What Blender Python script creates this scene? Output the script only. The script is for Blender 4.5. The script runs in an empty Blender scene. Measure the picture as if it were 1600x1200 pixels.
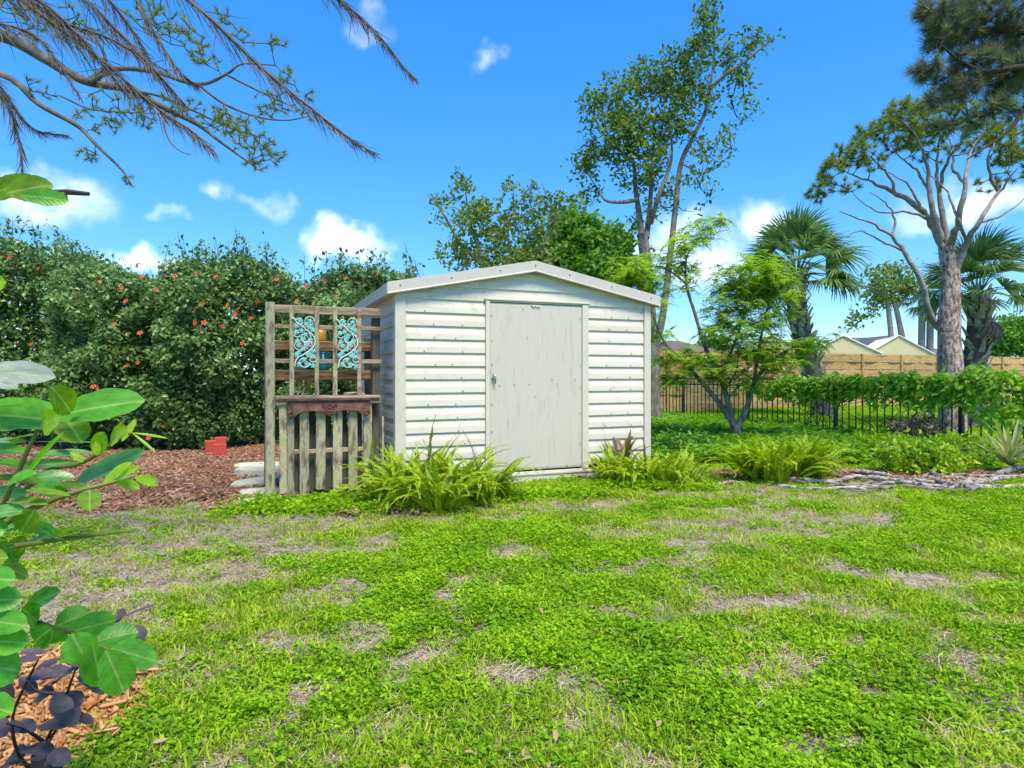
import bpy, math, random
import numpy as np
from mathutils import Vector, Matrix, Euler

rng = np.random.default_rng(11)
random.seed(5)
R = math.radians
scene = bpy.context.scene
COL = scene.collection

# ------------------------------------------------------------------ camera
CAMZ, F, HOR = 1.25, 1000.0, 585.0
cam_d = bpy.data.cameras.new('camera')
cam_d.sensor_width = 36.0
cam_d.lens = 36.0 * F / 1600.0
cam_d.shift_y = -(600.0 - HOR) / 1600.0
cam_d.clip_start = 0.05
cam_d.clip_end = 2000
cam = bpy.data.objects.new('camera', cam_d)
COL.objects.link(cam)
cam.location = (0, 0, CAMZ)
cam.rotation_euler = (R(90), 0, 0)
scene.camera = cam

# ------------------------------------------------------------------ light
SUN = Vector((0.20, -0.48, 0.92)).normalized()
SUN_EL = math.asin(SUN.z)
SUN_AZ = math.atan2(SUN.x, SUN.y)
sun_d = bpy.data.lights.new('sun', 'SUN')
sun_d.energy = 3.2
sun_d.angle = R(22.0)
sun_d.color = (1.0, 0.88, 0.68)
sun = bpy.data.objects.new('sun', sun_d)
COL.objects.link(sun)
sun.rotation_euler = SUN.to_track_quat('Z', 'Y').to_euler()
sun.location = (0, 0, 30)

world = bpy.data.worlds.new('World')
scene.world = world
world.use_nodes = True
wt = world.node_tree
wt.nodes.clear()
wn = wt.nodes.new


def wl(a, b):
    wt.links.new(a, b)


w_out = wn('ShaderNodeOutputWorld')
w_bg = wn('ShaderNodeBackground')
w_bg.inputs[1].default_value = 0.15
sky = wn('ShaderNodeTexSky')
sky.sky_type = 'NISHITA'
sky.sun_disc = False
sky.sun_elevation = SUN_EL
sky.sun_rotation = SUN_AZ
sky.air_density = 1.0
sky.dust_density = 0.3
sky.ozone_density = 2.0
hsv = wn('ShaderNodeHueSaturation')
hsv.inputs['Saturation'].default_value = 1.22
hsv.inputs['Value'].default_value = 1.0
# deep clear-day sky: the bright low sky is held back as the photograph's exposure does
sepc = wn('ShaderNodeSeparateColor'); wl(sky.outputs[0], sepc.inputs[0])
addk = wn('ShaderNodeMath'); addk.operation = 'ADD'; wl(sepc.outputs[2], addk.inputs[0]); addk.inputs[1].default_value = 6.0
divk = wn('ShaderNodeMath'); divk.operation = 'DIVIDE'; divk.inputs[0].default_value = 11.6; wl(addk.outputs[0], divk.inputs[1])
sclk = wn('ShaderNodeVectorMath'); sclk.operation = 'SCALE'; wl(sky.outputs[0], sclk.inputs[0]); wl(divk.outputs[0], sclk.inputs['Scale'])
tint = wn('ShaderNodeVectorMath'); tint.operation = 'MULTIPLY'; wl(sclk.outputs[0], tint.inputs[0]); tint.inputs[1].default_value = (.62, .76, .92)
wl(tint.outputs[0], hsv.inputs['Color'])
tc = wn('ShaderNodeTexCoord')
# clouds: soft cumulus puffs, each a blob of directions broken up by noise
CLOUDS = [(545, 376, 50, 26, 1.0), (502, 386, 28, 16, .9), (1085, 395, 62, 52, 1.0), (70, 305, 66, 30, .85),
          (212, 405, 52, 16, .7), (412, 322, 34, 18, .42), (340, 293, 20, 17, .42), (266, 342, 22, 13, .5),
          (757, 92, 20, 22, .30), (575, 42, 30, 22, .32), (1188, 345, 38, 30, .6),
          (1535, 318, 75, 26, .75), (965, 400, 50, 32, .8)]
nz = wn('ShaderNodeTexNoise')
nz.inputs['Scale'].default_value = 13.0
nz.inputs['Detail'].default_value = 6.0
nz.inputs['Roughness'].default_value = 0.62
wl(tc.outputs['Generated'], nz.inputs['Vector'])
nzw = wn('ShaderNodeTexNoise')
nzw.inputs['Scale'].default_value = 22.0
nzw.inputs['Detail'].default_value = 3.0
wl(tc.outputs['Generated'], nzw.inputs['Vector'])
warp = wn('ShaderNodeMix')
warp.data_type = 'VECTOR'
warp.inputs['Factor'].default_value = 0.075
wl(tc.outputs['Generated'], warp.inputs[4])
wl(nzw.outputs['Color'], warp.inputs[5])
prev = None
for (cx, cy, rx, ry, op) in CLOUDS:
    d = Vector(((cx - 800) / F, 1.0, (HOR - cy) / F)).normalized()
    d = d * 0.925 + Vector((0.5, 0.5, 0.5)) * 0.075
    sub = wn('ShaderNodeVectorMath'); sub.operation = 'SUBTRACT'
    wl(warp.outputs[1], sub.inputs[0]); sub.inputs[1].default_value = d
    mul = wn('ShaderNodeVectorMath'); mul.operation = 'MULTIPLY'
    wl(sub.outputs[0], mul.inputs[0]); mul.inputs[1].default_value = (1000 / rx, 1000 / rx, 1000 / ry)
    ln = wn('ShaderNodeVectorMath'); ln.operation = 'LENGTH'
    wl(mul.outputs[0], ln.inputs[0])
    mr = wn('ShaderNodeMapRange'); mr.interpolation_type = 'SMOOTHSTEP'
    mr.inputs['From Min'].default_value = 1.35; mr.inputs['From Max'].default_value = 0.1
    mr.inputs['To Min'].default_value = 0.0; mr.inputs['To Max'].default_value = op
    wl(ln.outputs['Value'], mr.inputs['Value'])
    if prev is None:
        prev = mr.outputs[0]
    else:
        mx = wn('ShaderNodeMath'); mx.operation = 'MAXIMUM'
        wl(prev, mx.inputs[0]); wl(mr.outputs[0], mx.inputs[1])
        prev = mx.outputs[0]
nm = wn('ShaderNodeMapRange')
nm.inputs['From Min'].default_value = 0.30; nm.inputs['From Max'].default_value = 0.62
nm.inputs['To Min'].default_value = 0.15; nm.inputs['To Max'].default_value = 1.25
wl(nz.outputs[0], nm.inputs['Value'])
cm = wn('ShaderNodeMath'); cm.operation = 'MULTIPLY'; cm.use_clamp = True
wl(prev, cm.inputs[0]); wl(nm.outputs[0], cm.inputs[1])
cmix = wn('ShaderNodeMix'); cmix.data_type = 'RGBA'
wl(cm.outputs[0], cmix.inputs['Factor'])
wl(hsv.outputs[0], cmix.inputs[6])
cmix.inputs[7].default_value = (6.2, 6.5, 6.9, 1)
wl(cmix.outputs[2], w_bg.inputs[0])
wl(w_bg.outputs[0], w_out.inputs[0])

scene.view_settings.view_transform = 'Standard'
scene.view_settings.look = 'None'
scene.view_settings.gamma = 1.0
scene.view_settings.use_curve_mapping = False
scene.view_settings.exposure = 0.86
scene.cycles.max_bounces = 4
scene.cycles.diffuse_bounces = 3
scene.cycles.glossy_bounces = 2
scene.cycles.transmission_bounces = 3
scene.cycles.use_denoising = True
scene.cycles.use_adaptive_sampling = True
scene.cycles.adaptive_threshold = 0.03

# ------------------------------------------------------------------ helpers


def P(x, y, Y):
    """a point of the place from where it is seen (x, y of the 1600 x 1200 frame) and its distance Y"""
    return np.array([(x - 800) / F * Y, Y, CAMZ + (HOR - y) / F * Y])


def G(x, y):
    Y = CAMZ * F / (y - HOR)
    return np.array([(x - 800) / F * Y, Y, 0.0])


def nrm(a):
    a = np.asarray(a, float)
    return a / np.maximum(np.linalg.norm(a, axis=-1, keepdims=True), 1e-9)


ORIG = {}


def tag(o, label=None, cat=None, group=None, kind=None):
    if label: o['label'] = label
    if cat: o['category'] = cat
    if group: o['group'] = group
    if kind: o['kind'] = kind
    return o


def thing(name, label, cat, loc=(0, 0, 0), rz=0.0, group=None, local=False):
    o = bpy.data.objects.new(name, None)
    o.empty_display_size = 0.1
    COL.objects.link(o)
    o.location = loc
    o.rotation_euler = (0, 0, rz)
    ORIG[o.name] = np.zeros(3) if local else np.array(loc, float)
    return tag(o, label, cat, group)


def mesh(name, V, Fs, mat=None, smooth=False):
    me = bpy.data.meshes.new(name)
    V = np.asarray(V, np.float32)
    if isinstance(Fs, np.ndarray) and Fs.ndim == 2:
        m, k = Fs.shape
        me.vertices.add(len(V)); me.vertices.foreach_set('co', V.ravel())
        me.loops.add(m * k); me.loops.foreach_set('vertex_index', Fs.astype(np.int32).ravel())
        me.polygons.add(m)
        me.polygons.foreach_set('loop_start', np.arange(0, m * k, k, dtype=np.int32))
        me.update(calc_edges=True)
        me.validate()
    else:
        me.from_pydata(V.tolist(), [], [tuple(int(i) for i in f) for f in Fs])
        me.update()
    if smooth:
        me.polygons.foreach_set('use_smooth', np.ones(len(me.polygons), bool))
    if mat: me.materials.append(mat)
    return me


def obj(name, V, Fs, mat, parent=None, smooth=False):
    off = ORIG[parent.name] if parent is not None else np.zeros(3)
    me = mesh(name, np.asarray(V, float) - off, Fs, mat, smooth)
    o = link(name, me, parent)
    if name in ('twigs', 'crown', 'needles', 'foliage', 'stems', 'boots'): o['kind'] = 'stuff'
    return o


def link(name, me, parent=None, basis=None):
    o = bpy.data.objects.new(name, me)
    COL.objects.link(o)
    if parent is not None:
        o.parent = parent
        ORIG[o.name] = ORIG[parent.name]
        if basis is not None:
            o.matrix_basis = Matrix.Translation(Vector(-ORIG[parent.name])) @ basis
    else:
        ORIG[o.name] = np.zeros(3)
        if basis is not None: o.matrix_basis = basis
    return o


class MB:
    def __init__(s): s.V = []; s.F = []; s.n = 0

    def add(s, V, Fs):
        V = np.asarray(V, float)
        s.V.append(V); s.F += [tuple(int(i) + s.n for i in f) for f in Fs]; s.n += len(V)
        return s

    def box(s, x0, x1, y0, y1, z0, z1, bev=0.0):
        if bev <= 0:
            V = [(x, y, z) for z in (z0, z1) for y in (y0, y1) for x in (x0, x1)]
            return s.add(V, [(0, 2, 3, 1), (4, 5, 7, 6), (0, 1, 5, 4), (2, 6, 7, 3), (0, 4, 6, 2), (1, 3, 7, 5)])
        b = bev
        V = []
        for z, k in ((z0, b), (z0 + b, 0), (z1 - b, 0), (z1, b)):
            x_, y_, X_, Y_ = x0 + k, y0 + k, x1 - k, y1 - k
            if k == 0:
                V += [(x_ + b, y_, z), (X_ - b, y_, z), (X_, y_ + b, z), (X_, Y_ - b, z), (X_ - b, Y_, z), (x_ + b, Y_, z), (x_, Y_ - b, z), (x_, y_ + b, z)]
            else:
                V += [(x_, y_, z), (X_, y_, z), (X_, y_, z), (X_, Y_, z), (X_, Y_, z), (x_, Y_, z), (x_, Y_, z), (x_, y_, z)]
        Fs = [tuple(range(7, -1, -1)), tuple(range(24, 32))]
        for l in range(3):
            for i in range(8):
                j = (i + 1) % 8
                Fs.append((l * 8 + i, l * 8 + j, l * 8 + 8 + j, l * 8 + 8 + i))
        return s.add(V, Fs)

    def tube(s, pts, rad, n=6, cap=True):
        V, Fs = tube(pts, rad, n, cap)
        return s.add(V, Fs)

    def lathe(s, prof, c=(0, 0, 0), n=20):
        V = []; Fs = []
        for (r, z) in prof:
            for i in range(n):
                a = 2 * math.pi * i / n
                V.append((c[0] + r * math.cos(a), c[1] + r * math.sin(a), c[2] + z))
        for k in range(len(prof) - 1):
            for i in range(n):
                j = (i + 1) % n
                Fs.append((k * n + i, k * n + j, (k + 1) * n + j, (k + 1) * n + i))
        return s.add(V, Fs)

    def prism(s, poly, y0, y1):
        """polygon in (x, z) pushed through y"""
        n = len(poly)
        V = [(x, y0, z) for x, z in poly] + [(x, y1, z) for x, z in poly]
        Fs = [tuple(range(n)), tuple(range(2 * n - 1, n - 1, -1))] + [(i, n + i, n + (i + 1) % n, (i + 1) % n) for i in range(n)]
        return s.add(V, Fs)

    def build(s, name, mat, parent=None, smooth=False):
        return obj(name, np.concatenate(s.V), s.F, mat, parent, smooth)


def tube(pts, rad, n=6, cap=True):
    pts = np.asarray(pts, float)
    m = len(pts)
    rad = np.broadcast_to(np.asarray(rad, float), (m,))
    T = nrm(np.gradient(pts, axis=0))
    ref = np.array([0.31, 0.17, 0.93]) if abs(T[0][2]) < 0.9 else np.array([1.0, 0.1, 0.0])
    A = nrm(np.cross(T, ref)); B = np.cross(T, A)
    an = np.arange(n) * 2 * math.pi / n
    V = pts[:, None, :] + rad[:, None, None] * (np.cos(an)[None, :, None] * A[:, None, :] + np.sin(an)[None, :, None] * B[:, None, :])
    V = V.reshape(-1, 3)
    Fs = []
    for k in range(m - 1):
        for i in range(n):
            j = (i + 1) % n
            Fs.append((k * n + i, k * n + j, (k + 1) * n + j, (k + 1) * n + i))
    if cap:
        Fs.append(tuple(range(n - 1, -1, -1))); Fs.append(tuple(range((m - 1) * n, m * n)))
    return V, Fs


def smooth_line(pts, k=4):
    """Catmull-Rom through the points"""
    pts = np.asarray(pts, float)
    if len(pts) < 3: k = max(k, 2)
    ext = np.vstack([2 * pts[0] - pts[1], pts, 2 * pts[-1] - pts[-2]])
    out = []
    for i in range(1, len(ext) - 2):
        p0, p1, p2, p3 = ext[i - 1:i + 3]
        for t in np.arange(k) / k:
            out.append(0.5 * ((2 * p1) + (-p0 + p2) * t + (2 * p0 - 5 * p1 + 4 * p2 - p3) * t * t + (-p0 + 3 * p1 - 3 * p2 + p3) * t ** 3))
    out.append(pts[-1])
    return np.array(out)


# ---- leaf batches
T_DIAMOND = (np.array([[0, 0, 0], [.45, .5, .18], [1, 0, -.06], [.45, -.5, .18]]), np.array([[0, 2, 1], [0, 3, 2]]))
T_OVAL = (np.array([[0, 0, 0], [.3, .42, .12], [.72, .40, .06], [1, 0, -.15], [.72, -.40, .06], [.3, -.42, .12], [.5, 0, 0]]),
          np.array([[0, 6, 1], [1, 6, 2], [2, 6, 3], [3, 6, 4], [4, 6, 5], [5, 6, 0]]))
T_NEEDLE = (np.array([[0, .5, 0], [0, -.5, 0], [1, 0, 0]]), np.array([[0, 1, 2]]))
T_STRAP = (np.array([[0, .5, 0], [0, -.5, 0], [.5, .5, .0], [.5, -.5, .0], [1, 0, -.0]]), np.array([[0, 1, 3], [0, 3, 2], [2, 3, 4]]))


def scatter(T, Pp, D, N, L, W):
    tv, tf = T
    n = len(Pp)
    D = nrm(D); N = np.asarray(N, float)
    S = nrm(np.cross(D, N)); N = np.cross(S, D)
    L = np.broadcast_to(np.asarray(L, float), (n,)); W = np.broadcast_to(np.asarray(W, float), (n,))
    V = (Pp[:, None, :] + tv[None, :, 0:1] * L[:, None, None] * D[:, None, :]
         + tv[None, :, 1:2] * W[:, None, None] * S[:, None, :] + tv[None, :, 2:3] * W[:, None, None] * N[:, None, :])
    k = len(tv)
    Fs = tf[None] + (np.arange(n) * k)[:, None, None]
    return V.reshape(-1, 3), Fs.reshape(-1, tf.shape[1])


def rdir(n, up=0.0):
    v = rng.normal(size=(n, 3)); v[:, 2] += up
    return nrm(v)


def join(parts):
    Vs = []; Fs = []; n = 0
    for V, Fc in parts:
        Vs.append(V); Fs.append(np.asarray(Fc) + n); n += len(V)
    return np.concatenate(Vs), np.concatenate(Fs)


# ---- 2-D noise for the ground
class VN:
    def __init__(s, seed): s.g = np.random.default_rng(seed).random((256, 256))

    def __call__(s, x, y):
        xi = np.floor(x).astype(int); yi = np.floor(y).astype(int)
        fx = x - xi; fy = y - yi
        fx = fx * fx * (3 - 2 * fx); fy = fy * fy * (3 - 2 * fy)
        g = s.g
        a = g[xi % 256, yi % 256]; b = g[(xi + 1) % 256, yi % 256]; c = g[xi % 256, (yi + 1) % 256]; d = g[(xi + 1) % 256, (yi + 1) % 256]
        return (a * (1 - fx) + b * fx) * (1 - fy) + (c * (1 - fx) + d * fx) * fy


vn = VN(3)


def fbm(x, y, f=1.0, o=4):
    t = 0; a = .5; s_ = 0
    for i in range(o):
        t = t + a * vn(x * f + 17.3 * i + 40, y * f + 9.1 * i + 40); s_ += a; a *= .55; f *= 2.03
    return t / s_


def sstep(a, b, x):
    t = np.clip((x - a) / (b - a), 0, 1)
    return t * t * (3 - 2 * t)


# ------------------------------------------------------------------ materials


def newmat(name):
    m = bpy.data.materials.new(name)
    m.use_nodes = True
    nt = m.node_tree
    b = nt.nodes['Principled BSDF']
    return m, nt, b


def ramp(nt, cols, pos=None):
    r = nt.nodes.new('ShaderNodeValToRGB')
    n = len(cols)
    pos = pos or [i / (n - 1) for i in range(n)]
    e = r.color_ramp.elements
    while len(e) < n: e.new(0.5)
    for i in range(n):
        e[i].position = pos[i]; e[i].color = (*cols[i], 1)
    return r


def coords(nt, stretch=(1, 1, 1), world=False):
    t = nt.nodes.new('ShaderNodeTexCoord')
    oi = nt.nodes.new('ShaderNodeObjectInfo')
    mu = nt.nodes.new('ShaderNodeMath'); mu.operation = 'MULTIPLY'; mu.inputs[1].default_value = 41.0
    nt.links.new(oi.outputs['Random'], mu.inputs[0])
    ad = nt.nodes.new('ShaderNodeVectorMath'); ad.operation = 'ADD'
    nt.links.new(t.outputs['Object'], ad.inputs[0]); nt.links.new(mu.outputs[0], ad.inputs[1])
    mp = nt.nodes.new('ShaderNodeMapping'); mp.inputs['Scale'].default_value = stretch
    nt.links.new(ad.outputs[0], mp.inputs['Vector'])
    return mp.outputs[0], oi


def noise(nt, vec, scale, detail=6, rough=.6):
    n = nt.nodes.new('ShaderNodeTexNoise')
    n.inputs['Scale'].default_value = scale; n.inputs['Detail'].default_value = detail; n.inputs['Roughness'].default_value = rough
    nt.links.new(vec, n.inputs['Vector'])
    return n.outputs[0]


def surf(name, cols, pos=None, scale=6, rough=.6, bump=0.0, bscale=None, stretch=(1, 1, 1), metallic=0.0, vary=0.0, spec=0.5):
    m, nt, b = newmat(name)
    vec, oi = coords(nt, stretch)
    r = ramp(nt, cols, pos)
    n = noise(nt, vec, scale)
    nt.links.new(n, r.inputs[0])
    col = r.outputs[0]
    if vary > 0:
        h = nt.nodes.new('ShaderNodeHueSaturation')
        mr = nt.nodes.new('ShaderNodeMapRange')
        mr.inputs['To Min'].default_value = 1 - vary; mr.inputs['To Max'].default_value = 1 + vary
        nt.links.new(oi.outputs['Random'], mr.inputs['Value'])
        nt.links.new(mr.outputs[0], h.inputs['Value'])
        nt.links.new(col, h.inputs['Color']); col = h.outputs[0]
    nt.links.new(col, b.inputs['Base Color'])
    b.inputs['Roughness'].default_value = rough
    b.inputs['Metallic'].default_value = metallic
    b.inputs['Specular IOR Level'].default_value = spec
    if bump > 0:
        bn = noise(nt, vec, bscale or scale * 4, 8, .65)
        bp = nt.nodes.new('ShaderNodeBump'); bp.inputs['Strength'].default_value = bump; bp.inputs['Distance'].default_value = 0.02
        nt.links.new(bn, bp.inputs['Height']); nt.links.new(bp.outputs[0], b.inputs['Normal'])
    return m


def leafmat(name, cols, rough=.45, transl=.3, clump=1.2, tcol=None, instanced=False, spec=.4):
    """leaf: colour by leaf (mesh island) and by clump, part of the light passes through"""
    m, nt, b = newmat(name)
    g = nt.nodes.new('ShaderNodeNewGeometry')
    src = g.outputs['Random Per Island']
    t = nt.nodes.new('ShaderNodeObjectInfo' if instanced else 'ShaderNodeTexCoord')
    n = noise(nt, t.outputs['Location' if instanced else 'Object'], clump, 3, .6)
    mr = nt.nodes.new('ShaderNodeMapRange')
    mr.inputs['From Min'].default_value = .3; mr.inputs['From Max'].default_value = .7
    nt.links.new(n, mr.inputs['Value'])
    mx = nt.nodes.new('ShaderNodeMix'); mx.data_type = 'FLOAT'
    mx.inputs['Factor'].default_value = .45
    nt.links.new(src, mx.inputs[2]); nt.links.new(mr.outputs[0], mx.inputs[3])
    r = ramp(nt, cols)
    nt.links.new(mx.outputs[0], r.inputs[0])
    nt.links.new(r.outputs[0], b.inputs['Base Color'])
    b.inputs['Roughness'].default_value = rough
    b.inputs['Specular IOR Level'].default_value = spec
    if transl > 0:
        tr = nt.nodes.new('ShaderNodeBsdfTranslucent')
        h = nt.nodes.new('ShaderNodeHueSaturation')
        h.inputs['Saturation'].default_value = 1.1; h.inputs['Value'].default_value = 1.5; h.inputs['Hue'].default_value = .49
        nt.links.new(r.outputs[0], h.inputs['Color']); nt.links.new(h.outputs[0], tr.inputs['Color'])
        ms = nt.nodes.new('ShaderNodeMixShader'); ms.inputs[0].default_value = transl
        nt.links.new(b.outputs[0], ms.inputs[1]); nt.links.new(tr.outputs[0], ms.inputs[2])
        nt.links.new(ms.outputs[0], nt.nodes['Material Output'].inputs['Surface'])
    return m


def shed_paint(name, c, dirt, streak=(1.2, 1.2, .5), amount=.5, algae=.5):
    m, nt, b = newmat(name)
    vec, oi = coords(nt, streak)
    n = noise(nt, vec, 9, 8, .7)
    r = ramp(nt, [dirt, c, c], [.28, .28 + amount * .35, 1])
    nt.links.new(n, r.inputs[0])
    t = nt.nodes.new('ShaderNodeTexCoord')
    n2 = noise(nt, t.outputs['Object'], 2.6, 6, .7)
    mr = nt.nodes.new('ShaderNodeMapRange')
    mr.inputs['From Min'].default_value = .50; mr.inputs['From Max'].default_value = .72
    mr.inputs['To Max'].default_value = algae
    nt.links.new(n2, mr.inputs['Value'])
    mx = nt.nodes.new('ShaderNodeMix'); mx.data_type = 'RGBA'
    nt.links.new(mr.outputs[0], mx.inputs['Factor']); nt.links.new(r.outputs[0], mx.inputs[6])
    mx.inputs[7].default_value = (.44, .60, .42, 1)
    hv = nt.nodes.new('ShaderNodeHueSaturation'); mv = nt.nodes.new('ShaderNodeMapRange')
    mv.inputs['To Min'].default_value = .93; mv.inputs['To Max'].default_value = 1.05
    nt.links.new(oi.outputs['Random'], mv.inputs['Value']); nt.links.new(mv.outputs[0], hv.inputs['Value'])
    nt.links.new(mx.outputs[2], hv.inputs['Color'])
    nt.links.new(hv.outputs[0], b.inputs['Base Color'])
    b.inputs['Roughness'].default_value = .42
    bn = noise(nt, vec, 30, 4)
    bp = nt.nodes.new('ShaderNodeBump'); bp.inputs['Strength'].default_value = .08; bp.inputs['Distance'].default_value = .01
    nt.links.new(bn, bp.inputs['Height']); nt.links.new(bp.outputs[0], b.inputs['Normal'])
    return m


M = {}
M['shed'] = shed_paint('shed_paint', (.72, .66, .555), (.53, .49, .405), (1.0, 1.0, 1.0), .5, .28)
M['trim'] = shed_paint('shed_trim', (.64, .585, .49), (.47, .44, .36), (1, 1, .5), .5, .25)
M['fascia'] = shed_paint('shed_fascia', (.58, .54, .48), (.45, .42, .37), (1, 1, 1), .5, .05)
M['door'] = shed_paint('shed_door', (.62, .57, .49), (.45, .42, .355), (3.0, 3.0, .30), .5, .12)
M['gap'] = surf('shed_gap', [(.06, .06, .05), (.1, .1, .08)])
M['chrome'] = surf('handle_metal', [(.5, .5, .5), (.7, .7, .7)], rough=.25, metallic=1)
M['screw'] = surf('screw_metal', [(.2, .2, .19), (.3, .3, .28)], rough=.5, metallic=.6)
M['wood'] = surf('weathered_wood', [(.06, .048, .03), (.27, .22, .14), (.47, .42, .30), (.33, .36, .11), (.56, .53, .44)], [.30, .43, .53, .60, .70], scale=4, rough=.85, bump=.7, bscale=9, stretch=(5.5, 5.5, 1.5), vary=.18)
M['woodh'] = surf('weathered_rail_wood', [(.09, .06, .04), (.32, .23, .15), (.46, .36, .26), (.40, .37, .22)], [.28, .45, .62, .8], scale=3, rough=.85, bump=.6, bscale=9, stretch=(1.0, 9, 9), vary=.14)
M['rawh'] = surf('split_brown_wood', [(.045, .025, .012), (.20, .11, .055), (.36, .24, .13)], [.3, .52, .75], scale=4, rough=.85, bump=.8, bscale=10, stretch=(1.0, 8, 8), vary=.2)
M['darkwood'] = surf('shaded_wood', [(.03, .028, .022), (.10, .09, .07), (.17, .16, .10)], scale=3, rough=.85, bump=.5, bscale=9, stretch=(9, 9, 1.0))  # shade on the rear posts and pickets is put into this darker wood
M['rust'] = surf('rusted_iron', [(.06, .025, .02), (.17, .075, .055), (.26, .14, .10)], [.3, .55, .8], scale=14, rough=.7, bump=.3, bscale=60)
M['turq'] = surf('turquoise_paint', [(.12, .40, .40), (.17, .52, .52), (.30, .66, .65)], scale=30, rough=.55)
M['turqrod'] = surf('pale_turquoise_paint', [(.48, .66, .66), (.70, .80, .79)], scale=30, rough=.55)
M['yellow'] = surf('ochre_glaze', [(.40, .22, .04), (.60, .36, .08)], scale=10, rough=.4)
M['twine'] = surf('straw_twine', [(.35, .26, .14), (.55, .44, .28)], scale=40, rough=.9)
M['blue'] = surf('teal_glaze', [(.0, .17, .28), (.01, .28, .40)], scale=6, rough=.2)
M['bluewhite'] = surf('white_glaze', [(.6, .68, .7), (.75, .8, .8)], scale=6, rough=.2)
M['dish'] = surf('pale_dish', [(.45, .58, .62), (.62, .72, .74)], rough=.3)
M['red'] = surf('red_concrete', [(.30, .035, .03), (.52, .07, .055), (.62, .12, .09)], scale=12, rough=.8, bump=.3, bscale=80, vary=.12)
M['flag'] = surf('flagstone', [(.34, .33, .27), (.60, .56, .47), (.44, .50, .36), (.72, .68, .58)], scale=7, rough=.85, bump=.4, bscale=30, vary=.12, spec=.2)
M['blackmetal'] = surf('black_painted_metal', [(.008, .009, .010), (.02, .02, .02)], rough=.4)
M['fencewood'] = surf('new_pine_board', [(.33, .18, .06), (.50, .31, .115), (.60, .41, .18)], [.32, .5, .72], scale=2.5, rough=.75, bump=.2, bscale=10, stretch=(1, 6, 6), vary=.2)
M['canvas'] = surf('tent_canvas', [(.66, .58, .30), (.74, .66, .38)], scale=2, rough=.8)
M['canvasw'] = surf('tent_canvas_white', [(.80, .76, .62), (.86, .82, .70)], scale=2, rough=.8)
M['roofgrey'] = surf('grey_shingle', [(.10, .10, .11), (.17, .17, .18)], scale=12, rough=.85)
M['roofbrown'] = surf('brown_shingle', [(.10, .085, .075), (.18, .15, .13)], scale=12, rough=.85)
M['rooflilac'] = surf('pale_shingle', [(.30, .27, .28), (.38, .35, .36)], scale=12, rough=.85)
M['wallgrey'] = surf('grey_stucco', [(.28, .28, .28), (.36, .36, .36)], rough=.9)
M['glass'] = surf('window_glass', [(.02, .025, .03), (.04, .045, .05)], rough=.08)
M['bark'] = surf('grey_bark', [(.07, .06, .05), (.20, .18, .16), (.34, .32, .29)], [.3, .5, .72], scale=5, rough=.9, bump=.8, bscale=14, stretch=(3, 3, .9))
M['barkpine'] = surf('pine_bark', [(.075, .052, .042), (.27, .20, .165), (.47, .385, .335), (.60, .52, .47)], [.36, .47, .57, .68], scale=13, rough=.9, bump=1.0, bscale=13, stretch=(1.5, 1.5, .75))
M['barkpale'] = surf('pale_pine_limb', [(.15, .135, .13), (.28, .26, .25), (.40, .375, .36)], [.3, .5, .72], scale=9, rough=.9, bump=.8, bscale=20)
M['limbgrey'] = surf('grey_pine_limb', [(.045, .038, .034), (.13, .115, .105), (.22, .20, .185)], [.3, .5, .72], scale=8, rough=.9, bump=.6, bscale=18)
M['barkdark'] = surf('dark_twig', [(.025, .02, .016), (.075, .06, .05)], scale=8, rough=.9)
M['palmboot'] = surf('palm_boot', [(.16, .135, .11), (.42, .38, .33), (.66, .62, .56)], [.3, .5, .7], scale=10, rough=.9, bump=.6, bscale=30)
M['palmcore'] = surf('palm_core', [(.07, .06, .05), (.16, .135, .11)], scale=10, rough=.95)
M['log'] = surf('bleached_log', [(.045, .036, .03), (.30, .265, .225), (.58, .535, .475)], [.37, .48, .63], scale=7, rough=.9, bump=1.0, bscale=14, stretch=(1.5, 5, 5), vary=.25)
M['pipe'] = surf('white_plastic', [(.72, .72, .70), (.8, .8, .78)], rough=.4)

M['hedge'] = leafmat('hedge_leaf', [(.032, .065, .028), (.09, .185, .052), (.20, .35, .10), (.42, .55, .20)], rough=.36, transl=.28, clump=2.2)
M['petal'] = surf('red_petal', [(.55, .045, .02), (.72, .13, .05)], scale=20, rough=.6)
M['oak'] = leafmat('broad_leaf', [(.045, .085, .02), (.09, .17, .03), (.16, .26, .05), (.26, .36, .08)], transl=.4, clump=.8)
M['sprig'] = leafmat('sprig_leaf', [(.07, .11, .03), (.13, .22, .045), (.21, .32, .07), (.36, .41, .14)], transl=.38, clump=1.0)
M['dense'] = leafmat('dense_leaf', [(.045, .13, .02), (.09, .25, .032), (.16, .36, .045), (.28, .45, .07)], transl=.38, clump=1.0)
M['feather'] = leafmat('feathery_leaf', [(.12, .24, .03), (.21, .40, .045), (.33, .53, .07), (.48, .62, .12)], transl=.5, clump=1.2)
M['vine'] = leafmat('vine_leaf', [(.10, .25, .018), (.20, .42, .028), (.33, .55, .045), (.50, .64, .09)], transl=.45, clump=1.5, rough=.38)
M['palm'] = leafmat('palm_leaf', [(.05, .11, .035), (.10, .20, .06), (.18, .30, .10), (.30, .40, .17)], transl=.35, clump=1.0, rough=.35)
M['palmdead'] = leafmat('dead_palm_leaf', [(.045, .038, .034), (.10, .085, .075), (.19, .16, .135), (.33, .27, .21)], transl=.15, clump=2.5, rough=.7)
M['needle'] = leafmat('pine_needle', [(.07, .12, .02), (.14, .22, .035), (.24, .32, .05), (.38, .40, .08)], transl=.42, clump=.9)
M['needlegrey'] = leafmat('pine_needle_dull', [(.07, .095, .055), (.13, .16, .09), (.20, .23, .14), (.18, .36, .09)], transl=.42, clump=1.0)
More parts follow.
